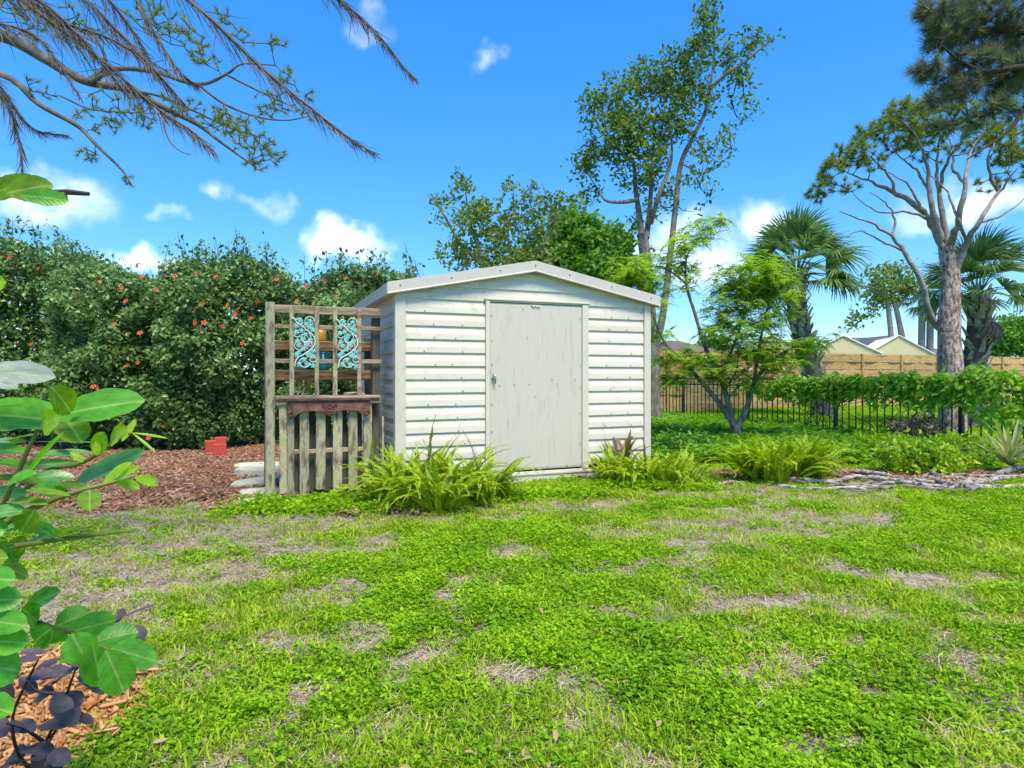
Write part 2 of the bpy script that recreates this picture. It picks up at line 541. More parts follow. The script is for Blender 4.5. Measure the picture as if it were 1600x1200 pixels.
M['fern'] = leafmat('fern_leaf', [(.12, .24, .012), (.25, .42, .02), (.42, .55, .025), (.60, .64, .05)], transl=.4, clump=5, rough=.4)
M['fernspike'] = leafmat('fern_old_leaf', [(.10, .18, .02), (.18, .27, .04), (.26, .30, .08)], transl=.35, clump=5)
M['yucca'] = leafmat('yucca_leaf', [(.09, .18, .05), (.18, .28, .08), (.36, .42, .15), (.62, .56, .26)], transl=.3, clump=3)
M['brom'] = leafmat('bromeliad_leaf', [(.08, .17, .04), (.16, .18, .06), (.26, .13, .08), (.24, .09, .07)], transl=.3, clump=8)
M['shrub'] = leafmat('low_shrub_leaf', [(.11, .23, .015), (.21, .40, .02), (.34, .52, .03), (.48, .58, .06)], transl=.38, clump=2)
M['cassia'] = leafmat('cassia_leaf', [(.07, .28, .03), (.10, .37, .035), (.16, .45, .04)], transl=.45, clump=1.5, rough=.35, spec=.5)
M['cassiay'] = leafmat('cassia_young_leaf', [(.22, .42, .012), (.30, .52, .02), (.38, .56, .03)], transl=.48, clump=2, rough=.35)
M['cassiad'] = leafmat('cassia_underleaf', [(.13, .25, .015), (.17, .31, .02), (.22, .34, .03)], transl=.45, clump=2, rough=.5)
M['cassiag'] = leafmat('cassia_shiny_leaf', [(.07, .26, .06), (.12, .33, .09), (.17, .38, .13)], transl=.32, clump=2, rough=.3, spec=.6)
M['greyleaf'] = leafmat('pale_grey_leaf', [(.24, .30, .24), (.36, .40, .34)], transl=.2, clump=3, rough=.4)
M['cstalk'] = surf('cassia_stalk', [(.10, .12, .02), (.22, .22, .05)], scale=12, rough=.6)
M['purple'] = leafmat('purple_leaf', [(.06, .045, .055), (.11, .085, .10), (.18, .15, .165)], transl=.15, clump=3, rough=.5, spec=.3)
M['pstalk'] = surf('purple_stalk', [(.03, .018, .02), (.07, .04, .045)], rough=.6)

M['g_clover'] = leafmat('lawn_clover', [(.055, .15, .008), (.15, .34, .010), (.30, .53, .016), (.54, .69, .04)], transl=.35, clump=2.6, instanced=True, rough=.65, spec=.12)
M['g_blade'] = leafmat('lawn_blade', [(.08, .18, .010), (.21, .37, .016), (.40, .55, .03), (.66, .66, .18)], transl=.35, clump=2.2, instanced=True, rough=.65, spec=.12)
M['g_dry'] = leafmat('lawn_straw', [(.22, .17, .11), (.40, .32, .22), (.58, .49, .36), (.42, .40, .16)], transl=.15, clump=2.5, instanced=True, rough=.8)
M['g_cover'] = leafmat('cover_leaf', [(.06, .19, .014), (.12, .32, .02), (.22, .46, .03), (.36, .55, .06)], transl=.38, clump=.8, instanced=True, rough=.5)
M['chip'] = leafmat('bark_chip', [(.095, .045, .027), (.22, .11, .066), (.36, .205, .13), (.64, .49, .37)], transl=0, clump=3, instanced=True, rough=.95, spec=.1)
M['chipl'] = leafmat('fresh_bark_chip', [(.15, .065, .025), (.36, .17, .065), (.54, .29, .12), (.70, .47, .26)], transl=0, clump=3, instanced=True, rough=.95, spec=.1)


def ground_mat():
    m, nt, b = newmat('ground_soil')
    L = nt.links.new
    t = nt.nodes.new('ShaderNodeTexCoord')
    at = nt.nodes.new('ShaderNodeAttribute'); at.attribute_name = 'zone'
    sp = nt.nodes.new('ShaderNodeSeparateColor'); L(at.outputs['Color'], sp.inputs[0])
    n1 = noise(nt, t.outputs['Object'], 9, 10, .7)
    soil = ramp(nt, [(.08, .065, .055), (.24, .20, .165), (.46, .40, .34), (.74, .67, .60)], [.30, .46, .58, .70]); L(n1, soil.inputs[0])
    n2 = noise(nt, t.outputs['Object'], 26, 8, .7)
    mul = ramp(nt, [(.06, .027, .016), (.16, .075, .04), (.28, .15, .085)], [.3, .52, .75]); L(n2, mul.inputs[0])
    n3 = noise(nt, t.outputs['Object'], 5, 10, .75)
    gr = ramp(nt, [(.05, .09, .02), (.11, .20, .025), (.20, .30, .05)], [.3, .5, .75]); L(n3, gr.inputs[0])
    turf = ramp(nt, [(.06, .06, .025), (.16, .13, .06), (.30, .24, .13)], [.3, .5, .75]); L(n1, turf.inputs[0])
    a = nt.nodes.new('ShaderNodeMix'); a.data_type = 'RGBA'; L(sp.outputs[1], a.inputs['Factor']); L(turf.outputs[0], a.inputs[6]); L(soil.outputs[0], a.inputs[7])
    c = nt.nodes.new('ShaderNodeMix'); c.data_type = 'RGBA'; L(sp.outputs[0], c.inputs['Factor']); L(a.outputs[2], c.inputs[6]); L(mul.outputs[0], c.inputs[7])
    d = nt.nodes.new('ShaderNodeMix'); d.data_type = 'RGBA'; L(sp.outputs[2], d.inputs['Factor']); L(c.outputs[2], d.inputs[6]); L(gr.outputs[0], d.inputs[7])
    L(d.outputs[2], b.inputs['Base Color'])
    b.inputs['Roughness'].default_value = .95
    bp = nt.nodes.new('ShaderNodeBump'); bp.inputs['Strength'].default_value = .6; bp.inputs['Distance'].default_value = .03
    L(n2, bp.inputs['Height']); L(bp.outputs[0], b.inputs['Normal'])
    return m


M['ground'] = ground_mat()

# ------------------------------------------------------------------ ground
BARE = [(565, 990, .22, .10), (475, 932, .26, .12), (495, 1088, .10, .06), (590, 852, .25, .16), (550, 1010, .12, .06), (1130, 832, .75, .38),
        (1230, 808, .8, .3), (1432, 905, .30, .20), (1060, 880, .18, .12), (850, 1055, .26, .09), (765, 1050, .16, .08), (950, 832, .38, .14),
        (900, 790, .8, .25), (1020, 948, .14, .07), (925, 1112, .14, .08), (1260, 1168, .18, .08), (620, 1042, .16, .08), (430, 860, .5, .25),
        (1180, 945, .25, .08), (745, 905, .20, .10), (690, 935, .16, .07), (800, 868, .28, .14), (1490, 1030, .22, .08), (1590, 1110, .2, .08),
        (300, 900, .6, .3), (200, 925, .5, .16), (150, 880, .6, .4), (560, 808, .55, .3), (700, 810, .5, .1), (680, 1020, .1, .05),
        (180, 1080, .12, .15), (760, 980, .1, .05), (1540, 900, .15, .1), (1340, 1010, .14, .05), (590, 1130, .1, .05), (970, 1180, .1, .05), (1080, 770, .9, .35), (1290, 775, .9, .3), (1340, 758, 1.3, .32), (1500, 762, 1.2, .26), (1200, 757, .8, .3), (100, 950, .5, .2), (380, 830, .7, .3), (250, 850, .7, .4), (480, 815, .4, .2)]


def mulch_m(x, y):
    n = fbm(x, y, 1.6) - .5
    m = sstep(-.25, .25, (y - 6.15 + n * 1.8) + .30 * np.maximum(0, -x - 2.6) * 0) * sstep(.2, -.2, x + 2.15 + n * .5) * sstep(-11.5, -10.5, x)
    m = np.maximum(m, sstep(1.15, .8, np.hypot((x + 1.35) / .6, (y - 5.98) / .28) + n))
    m = np.maximum(m, sstep(1.15, .85, np.hypot((x + 1.98) / .43, (y - 2.10) / .62) + n))
    m = np.maximum(m, sstep(1.15, .7, np.hypot((x - 4.6) / 2.2, (y - 7.9) / .5) + n))
    m = np.maximum(m, sstep(1.2, .8, np.hypot((x - 1.0) / .35, (y - 7.45) / .2) + n))
    return np.clip(m, 0, 1)


def bare_m(x, y):
    n = fbm(x, y, 3.2) - .5
    m = np.zeros_like(x)
    for (px, py, rx, ry) in BARE:
        g = G(px, py)
        m = np.maximum(m, sstep(1.3, .6, np.hypot((x - g[0]) / rx, (y - g[1]) / (ry * 1.6)) + n * 1.8 - .12))
    m = np.maximum(m, .8 * sstep(4.3, 5.9, y + .9 * (fbm(x, y, 1.4) - .5)) * sstep(-1.6, -2.3, x))
    m = np.maximum(m, .95 * sstep(.575, .66, fbm(x + 31, y + 7, 2.9)))
    m = np.maximum(m, .85 * sstep(.60, .70, fbm(x + 77, y + 19, 7.5, 3)))
    return np.clip(m, 0, 1)


def cover_m(x, y):
    """leafy ground cover to the right of and behind the shed"""
    n = fbm(x, y, 1.3) - .5
    m = sstep(-.3, .3, y - 8.75 + n * 1.4) * sstep(1.5, 2.1, x + n)
    m *= sstep(.4, -.4, (x - (11.55 - .4 * y)) * .93 + n * .4 - .2)
    return m


def hz(x, y):
    return (fbm(x, y, .35) - .5) * .10 * sstep(1.0, 3.0, y) + (fbm(x, y, 2.1) - .5) * .025


def axis(a, b, st, lo, hi):
    c = list(np.arange(a, b + st / 2, st))
    up = []; v = c[-1]; s_ = st
    while v < hi: s_ *= 1.35; v += s_; up.append(v)
    dn = []; v = c[0]; s_ = st
    while v > lo: s_ *= 1.35; v -= s_; dn.append(v)
    return np.array(dn[::-1] + c + up)


gx = axis(-8, 9, .055, -500, 500); gy = axis(1.2, 11.5, .055, -200, 900)
GX, GY = np.meshgrid(gx, gy)
GZ = hz(GX, GY) * np.where((np.abs(GX) < 40) & (np.abs(GY) < 40), 1, 0)
Vg = np.stack([GX.ravel(), GY.ravel(), GZ.ravel()], 1)
nx_, ny_ = len(gx), len(gy)
ii = (np.arange(ny_ - 1)[:, None] * nx_ + np.arange(nx_ - 1)[None]).ravel()
Fg = np.stack([ii, ii + 1, ii + nx_ + 1, ii + nx_], 1)
ground = obj('ground', Vg, Fg, M['ground'], smooth=True)
tag(ground, 'sandy soil of the back garden under the lawn', 'ground', kind='structure')
zc = np.ones((len(Vg), 4), np.float32)
zc[:, 0] = mulch_m(Vg[:, 0], Vg[:, 1]); zc[:, 1] = np.clip(bare_m(Vg[:, 0], Vg[:, 1]) * 1.1, 0, 1)
out_ = np.maximum(sstep(1.0, 1.25, np.abs(Vg[:, 0]) / np.maximum(Vg[:, 1], .3)) * sstep(7.5, 5.5, Vg[:, 1]), np.maximum(sstep(-9.0, -10.5, Vg[:, 0]), sstep(11.6, 13, Vg[:, 1])))
zc[:, 0] *= 1 - out_
zc[:, 2] = np.maximum(out_, np.maximum(sstep(10.5, 12.5, Vg[:, 1]) * sstep(-2, 0, Vg[:, 0]), cover_m(Vg[:, 0], Vg[:, 1])))
ca = ground.data.color_attributes.new('zone', 'FLOAT_COLOR', 'POINT')
ca.data.foreach_set('color', zc.ravel())

# ---- plants of the lawn: small tufts set out over the ground
TEMPL = {}


def template(cname, meshes):
    c = bpy.data.collections.new(cname)
    for i, me in enumerate(meshes):
        o = bpy.data.objects.new('%s_%02d' % (cname, i), me)
        c.objects.link(o)
    return c


def clover_tuft(n, r, hh, lw, seed):
    g = np.random.default_rng(seed)
    parts = []
    a = g.random(n) * 6.28; q = np.sqrt(g.random(n)) * r
    top = np.stack([q * np.cos(a), q * np.sin(a), hh * (.45 + .75 * g.random(n)) * (1 - .4 * (q / r) ** 2)], 1)
    for k in range(3):
        b = g.random(n) * 6.28 / 3 + k * 2.094 + a
        D = np.stack([np.cos(b), np.sin(b), g.normal(.15, .35, n)], 1)
        N = np.stack([g.normal(0, .35, n), g.normal(0, .35, n), np.ones(n)], 1)
        l = lw * (.7 + .6 * g.random(n))
        parts.append(scatter(T_DIAMOND, top, D, N, l, l * .82))
    m = n // 3
    parts.append(scatter(T_NEEDLE, np.stack([top[:m, 0] * .6, top[:m, 1] * .6, np.zeros(m)], 1), top[:m] * [.4, .4, 1], np.tile([1, .3, .1], (m, 1)), top[:m, 2] * 1.05, .003))
    return join(parts)


def blade_tuft(n, r, hh, w, seed, flat=0.0):
    g = np.random.default_rng(seed)
    V = []; Fs = []
    for i in range(n):
        a = g.random() * 6.28; q = math.sqrt(g.random()) * r
        p = np.array([q * math.cos(a), q * math.sin(a), 0 if flat == 0 else .004 + .012 * g.random()])
        b = g.random() * 6.28
        L_ = hh * (.5 + .9 * g.random()); ln = .35 + .8 * g.random() + flat * 1.2
        d = np.array([math.cos(b), math.sin(b), 0])
        s_ = np.array([-d[1], d[0], 0]) * w * (.6 + .7 * g.random())
        up = np.array([0, 0, 1.0]) * (1 - flat * .93)
        p1 = p + L_ * (.5 * up * .8 + d * .22 * ln); p2 = p1 + L_ * (.5 * up * .35 + d * .38 * ln)
        k = len(V)
        V += [p - s_ * .7, p + s_ * .7, p1 - s_, p1 + s_, p2]
        Fs += [(k, k + 1, k + 3), (k, k + 3, k + 2), (k + 2, k + 3, k + 4)]
    return np.array(V), np.array(Fs)


def chip_tuft(n, r, ln, wd, seed):
    g = np.random.default_rng(seed)
    mb = MB()
    for i in range(n):
        a = g.random() * 6.28; q = math.sqrt(g.random()) * r
        l = ln * (.35 + g.random()) * .5; w = wd * (.4 + g.random()) * .5; h = .003 + .004 * g.random()
        V = np.array([(x * (1 if y < 0 else .8), y, z) for z in (-h, h) for y in (-w, w) for x in (-l, l)])
        Mx = np.array(Euler((g.normal(0, .28), g.normal(0, .28), g.random() * 6.28)).to_matrix())
        V = V @ Mx.T + [q * math.cos(a), q * math.sin(a), .008 + .016 * g.random()]
        mb.add(V, [(0, 2, 3, 1), (4, 5, 7, 6), (0, 1, 5, 4), (2, 6, 7, 3), (0, 4, 6, 2), (1, 3, 7, 5)])
    return np.concatenate(mb.V), np.array(mb.F)


TEMPL['clover'] = template('clover', [mesh('clover', *clover_tuft(34, .070, .034, .0135, 30 + i), M['g_clover']) for i in range(4)])
TEMPL['blade'] = template('blade', [mesh('blade', *blade_tuft(38, .075, .055, .0024, 60 + i), M['g_blade']) for i in range(4)])
TEMPL['dry'] = template('straw', [mesh('straw', *blade_tuft(34, .085, .045, .0019, 80 + i, flat=.9), M['g_dry']) for i in range(4)])
TEMPL['cover'] = template('cover', [mesh('cover', *clover_tuft(30, .16, .20, .055, 100 + i), M['g_cover']) for i in range(4)])
TEMPL['chip'] = template('chip', [mesh('chip', *chip_tuft(24, .12, .080, .011, 120 + i), M['chip']) for i in range(4)])
TEMPL['chipl'] = template('chipl', [mesh('chipl', *chip_tuft(26, .12, .075, .010, 140 + i), M['chipl']) for i in range(4)])


def gn_scatter(name, coll, pts, scl, label, cat, tilt=.12):
    n = len(pts)
    me = bpy.data.meshes.new(name)
    me.vertices.add(n); me.vertices.foreach_set('co', np.asarray(pts, np.float32).ravel())
    rot = np.stack([rng.normal(0, tilt, n), rng.normal(0, tilt, n), rng.random(n) * 6.2832], 1).astype(np.float32)
    a = me.attributes.new('rot', 'FLOAT_VECTOR', 'POINT'); a.data.foreach_set('vector', rot.ravel())
    a = me.attributes.new('scl', 'FLOAT', 'POINT'); a.data.foreach_set('value', np.asarray(scl, np.float32))
    a = me.attributes.new('pick', 'INT', 'POINT'); a.data.foreach_set('value', rng.integers(0, 4, n).astype(np.int32))
    o = bpy.data.objects.new(name, me); COL.objects.link(o)
    nt = bpy.data.node_groups.new(name + '_set', 'GeometryNodeTree')
    nt.interface.new_socket('Geometry', in_out='INPUT', socket_type='NodeSocketGeometry')
    nt.interface.new_socket('Geometry', in_out='OUTPUT', socket_type='NodeSocketGeometry')
    gi = nt.nodes.new('NodeGroupInput'); go = nt.nodes.new('NodeGroupOutput')
    iop = nt.nodes.new('GeometryNodeInstanceOnPoints')
    ci = nt.nodes.new('GeometryNodeCollectionInfo'); ci.inputs[0].default_value = coll
    ci.inputs['Separate Children'].default_value = True; ci.inputs['Reset Children'].default_value = True
    iop.inputs['Pick Instance'].default_value = True

    def na(nm_, dt):
        k = nt.nodes.new('GeometryNodeInputNamedAttribute'); k.data_type = dt; k.inputs[0].default_value = nm_
        return [s_ for s_ in k.outputs if s_.enabled][0]
    e2r = nt.nodes.new('FunctionNodeEulerToRotation')
    nt.links.new(na('rot', 'FLOAT_VECTOR'), e2r.inputs[0])
    nt.links.new(gi.outputs[0], iop.inputs['Points'])
    nt.links.new(ci.outputs[0], iop.inputs['Instance'])
    nt.links.new(na('pick', 'INT'), iop.inputs['Instance Index'])
    nt.links.new(e2r.outputs[0], iop.inputs['Rotation'])
    nt.links.new(na('scl', 'FLOAT'), iop.inputs['Scale'])
    nt.links.new(iop.outputs[0], go.inputs[0])
    md = o.modifiers.new('set', 'NODES'); md.node_group = nt
    return tag(o, label, cat, kind='stuff')


def wedge(n, y0, y1, marg=.9):
    """random ground points in the wedge in front of the camera, even over the area"""
    y = np.sqrt(y0 * y0 + rng.random(n) * (y1 * y1 - y0 * y0))
    x = (rng.random(n) * 2 - 1) * marg * y
    return x, y


def keep_out(x, y):
    """inside the shed or the potting bench"""
    c, s_ = math.cos(R(21.8)), math.sin(R(21.8))
    u = (x + 1.19) * c + (y - 6.69) * s_; v = -(x + 1.19) * s_ + (y - 6.69) * c
    return (u > -.02) & (u < 3.07) & (v > -.03) & (v < 2.45)


def pts3(x, y): return np.stack([x, y, hz(x, y) - .002], 1)


x, y = wedge(64000, 1.2, 9.3, 1.2)
mu, ba, co = mulch_m(x, y), bare_m(x, y), cover_m(x, y)
thin = 1 - .82 * sstep(4.3, 5.9, y + .9 * (fbm(x, y, 1.4) - .5)) * sstep(-1.6, -2.3, x)
dens = (1 - mu) ** 2 * (1 - ba * .93) * (1 - co * .8) * thin
weeds = sstep(.36, .60, fbm(x + 3, y + 50, 1.25))
far_left = sstep(-.2, -1.6, x) * .55
k1 = (rng.random(len(x)) < dens * (.14 + .72 * weeds * (1 - far_left))) & ~keep_out(x, y)
gn_scatter('lawn_clover', TEMPL['clover'], pts3(x[k1], y[k1]), (.7 + .6 * rng.random(k1.sum())) * (1 + .03 * y[k1]), 'bright green low clover and broad-leaved weeds of the lawn', 'clover')
x, y = wedge(56000, 1.2, 9.3, 1.2)
mu, ba, co = mulch_m(x, y), bare_m(x, y), cover_m(x, y)
thin = 1 - .72 * sstep(4.3, 5.9, y + .9 * (fbm(x, y, 1.4) - .5)) * sstep(-1.6, -2.3, x)
dens = (1 - mu) ** 1.5 * (1 - ba * .82) * (1 - co * .8) * thin
weeds = sstep(.36, .62, fbm(x + 3, y + 50, 1.25))
k2 = (rng.random(len(x)) < dens * (.85 - .5 * weeds)) & ~keep_out(x, y)
gn_scatter('lawn_grass', TEMPL['blade'], pts3(x[k2], y[k2]), (.6 + .7 * rng.random(k2.sum())) * (1 + .03 * y[k2]), 'short yellow-green grass blades of the lawn', 'grass')
x, y = wedge(42000, 1.5, 9.0, 1.1)
mu, ba, co = mulch_m(x, y), bare_m(x, y), cover_m(x, y)
k3 = (rng.random(len(x)) < (1 - mu) * (1 - co) * (.20 + .45 * ba + .2 * sstep(-.8, -2.2, x))) & ~keep_out(x, y)
gn_scatter('dry_straw', TEMPL['dry'], pts3(x[k3], y[k3]), .5 + .8 * rng.random(k3.sum()), 'dry straw-coloured grass lying in the bare patches', 'straw')
x, y = wedge(64000, 1.8, 12.0, 1.1)
mu = mulch_m(x, y)
k4 = (rng.random(len(x)) < mu * 1.0) & ~keep_out(x, y) & (y > 3.5)
gn_scatter('bark_mulch', TEMPL['chip'], pts3(x[k4], y[k4]), .6 + .9 * rng.random(k4.sum()), 'red-brown bark mulch in front of the hedge and round the beds', 'mulch', tilt=.1)
x = rng.uniform(-2.7, -1.1, 5200); y = rng.uniform(1.4, 3.2, 5200)
k5 = rng.random(len(x)) < mulch_m(x, y)
gn_scatter('fresh_mulch', TEMPL['chipl'], pts3(x[k5], y[k5]), .5 + .6 * rng.random(k5.sum()), 'orange wood chips under the purple-leaved plant', 'mulch', tilt=.15)
x, y = wedge(18000, 7.4, 22.0, 1.0)
co = cover_m(x, y)
k6 = (rng.random(len(x)) < np.clip(co * 1.1, 0, 1) * sstep(24, 8, y)) & ~keep_out(x, y)
gn_scatter('ground_cover', TEMPL['cover'], pts3(x[k6], y[k6]), .55 + .65 * rng.random(k6.sum()), 'leafy green ground cover between the shed and the black fence', 'ground cover')
x = rng.uniform(2, 16, 9000); y = rng.uniform(10, 24, 9000)
k7 = (x > 11.5 - .4 * y) & (y < 18.0 + .476 * x) & (rng.random(9000) < .8)
gn_scatter('yard_grass', TEMPL['clover'], pts3(x[k7], y[k7]), 2.0 + 1.2 * rng.random(k7.sum()), 'mown green grass between the black fence and the board fence', 'grass')
def fallen_tuft(seed):
    g = np.random.default_rng(seed)
    n_ = 2
    pp_ = np.stack([g.normal(0, .08, n_), g.normal(0, .08, n_), .022 + .02 * g.random(n_)], 1)
    return scatter(T_OVAL, pp_, np.stack([g.normal(size=n_), g.normal(size=n_), g.normal(0, .15, n_)], 1), np.stack([g.normal(0, .3, n_), g.normal(0, .3, n_), np.ones(n_)], 1), g.uniform(.022, .045, n_), g.uniform(.012, .02, n_))


M['g_fallen'] = leafmat('fallen_leaf', [(.14, .08, .04), (.30, .19, .09), (.48, .36, .18), (.62, .52, .30)], transl=.1, clump=9, instanced=True, rough=.8)
TEMPL['fallen'] = template('fallen', [mesh('fallen', *fallen_tuft(160 + i), M['g_fallen']) for i in range(4)])
x, y = wedge(900, 1.75, 8.5)
k9 = ~keep_out(x, y)
gn_scatter('fallen_leaves', TEMPL['fallen'], pts3(x[k9], y[k9]), .6 + .6 * rng.random(k9.sum()), 'small dry brown leaves fallen on the lawn', 'leaves', tilt=.2)
# thicker leafy patch under the potting bench and beside the beds
x = np.concatenate([rng.normal(-1.72, .42, 420), rng.normal(.15, .45, 60), rng.normal(1.5, .35, 140)])
y = np.concatenate([rng.normal(6.08, .14, 420), rng.normal(6.5, .14, 60), rng.normal(7.0, .10, 140)])
k8 = ~keep_out(x, y)
gn_scatter('low_weeds', TEMPL['clover'], pts3(x[k8], y[k8]), 1.5 + .9 * rng.random(k8.sum()), 'thick bright green weeds at the foot of the bench and the shed', 'weeds')

# ------------------------------------------------------------------ shed
SHED_L, SHED_D = 3.05, 2.4
EAVE, RISE = 2.13, 0.30
shed = thing('garden_shed', 'white metal garden shed with lap siding and a grey hinged door', 'shed', (-1.19, 6.69, 0), R(21.8), local=True)


def roof_half(z):
    return SHED_L / 2 if z <= EAVE else max(0.0, SHED_L / 2 * (1 - (z - EAVE) / RISE))


def lap_board(z0, z1, s0, s1, mp, gable=False):
    """one lap board: recessed top, sloping face, flat foot with a lip; mp maps (along, out, up)"""
    h = z1 - z0
    prof = [(0.006, z1 + .012), (0.006, z1 - .13 * h), (0.009, z1 - .19 * h), (0.020, z1 - .50 * h), (0.022, z1 - .57 * h), (0.024, z0 + .004), (0.021, z0), (-.004, z0 + .002)]
    V = []
    for (o_, z) in prof:
        a, b = s0, s1
        if gable:
            w = roof_half(z)
            a, b = max(s0, SHED_L / 2 - w), min(s1, SHED_L / 2 + w)
            if a > b: a = b = SHED_L / 2
        V += [mp(a, o_, z), mp(b, o_, z)]
    Fs = [(2 * i, 2 * i + 1, 2 * i + 3, 2 * i + 2) for i in range(len(prof) - 1)]
    n = len(prof)
    Fs += [tuple(range(0, 2 * n, 2)), tuple(range(1, 2 * n, 2))]
    return V, Fs


def m_front(s_, o_, z): return (s_, -o_, z)
def m_left(s_, o_, z): return (-o_, s_, z)
def m_right(s_, o_, z): return (SHED_L + o_, s_, z)


BH = .1425
LINES = [2.05 - BH * k for k in range(14)]
for k, z0 in enumerate(LINES):
    if k == 0: continue
    z1 = LINES[k - 1]
    z0 = max(z0, .175)
    for (a, b) in ((.075, .955), (2.235, SHED_L - .055)):
        obj('siding_board', *lap_board(z0, z1, a, b, m_front), M['shed'], shed)
    obj('siding_board', *lap_board(z0, z1, .06, SHED_D - .06, m_left), M['shed'], shed)
    obj('siding_board', *lap_board(z0, z1, .06, SHED_D - .06, m_right), M['shed'], shed)
for k in range(3):
    obj('gable_board', *lap_board(2.05 + BH * k, 2.05 + BH * (k + 1) if k < 2 else EAVE + RISE, .0, SHED_L, m_front, True), M['shed'], shed)
for mp in (m_left, m_right):
    obj('siding_board', *lap_board(2.05, EAVE + .03, .06, SHED_D - .06, mp), M['shed'], shed)
# frame behind the boards, back wall
MB().prism([(.01, .06), (SHED_L - .01, .06), (SHED_L - .01, EAVE), (SHED_L / 2, EAVE + RISE - .01), (.01, EAVE)], SHED_D - .05, SHED_D - .02).build('back_wall', M['shed'], shed)
MB().box(.015, SHED_L - .015, .035, SHED_D - .06, .10, 2.04).build('inner_lining', M['gap'], shed)
# corner posts
for (x0, x1, y0, y1) in ((-.040, .072, -.042, .058), (SHED_L - .052, SHED_L + .040, -.042, .058), (-.040, .058, SHED_D - .058, SHED_D + .02), (SHED_L - .058, SHED_L + .040, SHED_D - .058, SHED_D + .02)):
    MB().box(x0, x1, y0, y1, .05, EAVE - .01, .004).build('corner_trim', M['trim'], shed)
# base rails
MB().box(.074, SHED_L - .054, -.036, .01, .03, .155, .004).build('base_rail', M['trim'], shed)
MB().box(.0735, SHED_L - .0535, -.048, -.0362, .115, .135, .002).build('base_lip', M['trim'], shed)
for yx in (0, 1):
    x0 = -.03 if yx == 0 else SHED_L - .01
    MB().box(x0, x0 + .04, .06, SHED_D - .06, .03, .172, .004).build('base_rail', M['trim'], shed)
# door frame
MB().box(.958, 1.006, -.042, .03, .156, 2.066, .003).build('door_jamb', M['trim'], shed)
MB().box(2.150, 2.232, -.040, .03, .156, 2.066, .003).build('door_jamb', M['trim'], shed)
MB().box(.94, 2.25, -.050, .02, 2.068, 2.086, .003).build('door_header', M['trim'], shed)
MB().box(1.0065, 2.1495, -.010, .03, 2.045, 2.0675).build('header_shadow', M['gap'], shed)  # near-black strip standing in for the shadow under the door header
# door sheet: shallow vertical corrugation, flat rim
nx = 113
us = np.linspace(1.012, 2.144, nx)
rib = np.where((us > 1.06) & (us < 2.10), .0016 * np.sin((us - 1.06) / 1.04 * math.pi * 2 * 13), 0)
Vd = []; Fd = []
zs = [.178, .19, .195, 1.0, 2.02, 2.028, 2.042]
for j, z in enumerate(zs):
    for i in range(nx):
        Vd.append((us[i], -.024 - (rib[i] if 1 < j < 5 else 0) - (.004 if j in (2, 3, 4) else 0), z))
for j in range(len(zs) - 1):
    for i in range(nx - 1):
        k = j * nx + i
        Fd.append((k, k + 1, k + nx + 1, k + nx))
n0 = len(Vd)
Vd += [(1.012, -.002, .178), (2.144, -.002, .178), (2.144, -.002, 2.042), (1.012, -.002, 2.042)]
Fd += [(n0, n0 + 1, n0 + 2, n0 + 3), (0, nx - 1, n0 + 1, n0), (nx * 6, nx * 7 - 1, n0 + 2, n0 + 3), (0, n0, n0 + 3, nx * 6), (nx - 1, n0 + 1, n0 + 2, nx * 7 - 1)]
door = obj('door', Vd, Fd, M['door'], shed)
MB().tube(smooth_line([(1.050, -.028, 1.25), (1.050, -.07, 1.24), (1.052, -.078, 1.215), (1.055, -.07, 1.17), (1.057, -.055, 1.15)], 4), [.011] * 8 + [.012] * 9, 8).lathe([(.0, 0), (.028, 0), (.028, .012), (.0, .012)], (1.052, -.036, 1.205), 14).build('handle', M['chrome'], door, True)
MB().prism([(1.50, 2.035), (1.62, 2.035), (1.60, 2.005), (1.585, 2.022), (1.57, 2.0), (1.555, 2.022), (1.53, 2.005)], -.040, -.033).build('door_clip', M['trim'], door)
for (u_, z_) in [(1.03, 1.9), (1.03, 1.62), (1.03, 1.36), (1.03, .92), (1.03, .62), (1.03, .35), (2.125, 1.9), (2.125, 1.35), (2.125, 1.1), (2.125, .8), (2.125, .45),
                 (1.12, 1.13), (1.3, 1.135), (1.48, 1.14), (1.76, 1.19), (1.83, 1.14), (2.06, 1.185), (1.55, 1.0), (1.4, 1.98), (1.45, 1.66), (1.2, .20), (1.45, .20), (1.7, .20), (1.95, .20)]:
    mb = MB(); mb.lathe([(.0, .0), (.007, 0), (.005, .004), (.0, .005)], n=8)
    V = mb.V[0][:, [0, 2, 1]] * [1, -1, 1] + [u_, -.0335, z_]
    obj('screw', V, mb.F, M['screw'], door)
MB().box(1.20, 1.212, -.050, -.0363, .035, .15).build('base_strap', M['screw'], shed)
# screws of the wall boards
for k in range(1, 13):
    for u_ in (.30, .66, 2.5, 2.8):
        if rng.random() < .75:
            mb = MB(); mb.lathe([(.0, .0), (.008, 0), (.006, .005), (.0, .006)], n=8)
            V = mb.V[0][:, [0, 2, 1]] * [1, -1, 1] + [u_ + rng.normal(0, .05), -.0245, LINES[k] + .018]
            obj('screw', V, mb.F, M['screw'], shed)
# roof: two ribbed sheets, fascia on the front, back and along the eaves
OV, FR, BK = .13, .10, .08


def roof_z(u): return EAVE + .06 + RISE * (1 - abs(u - SHED_L / 2) / (SHED_L / 2))


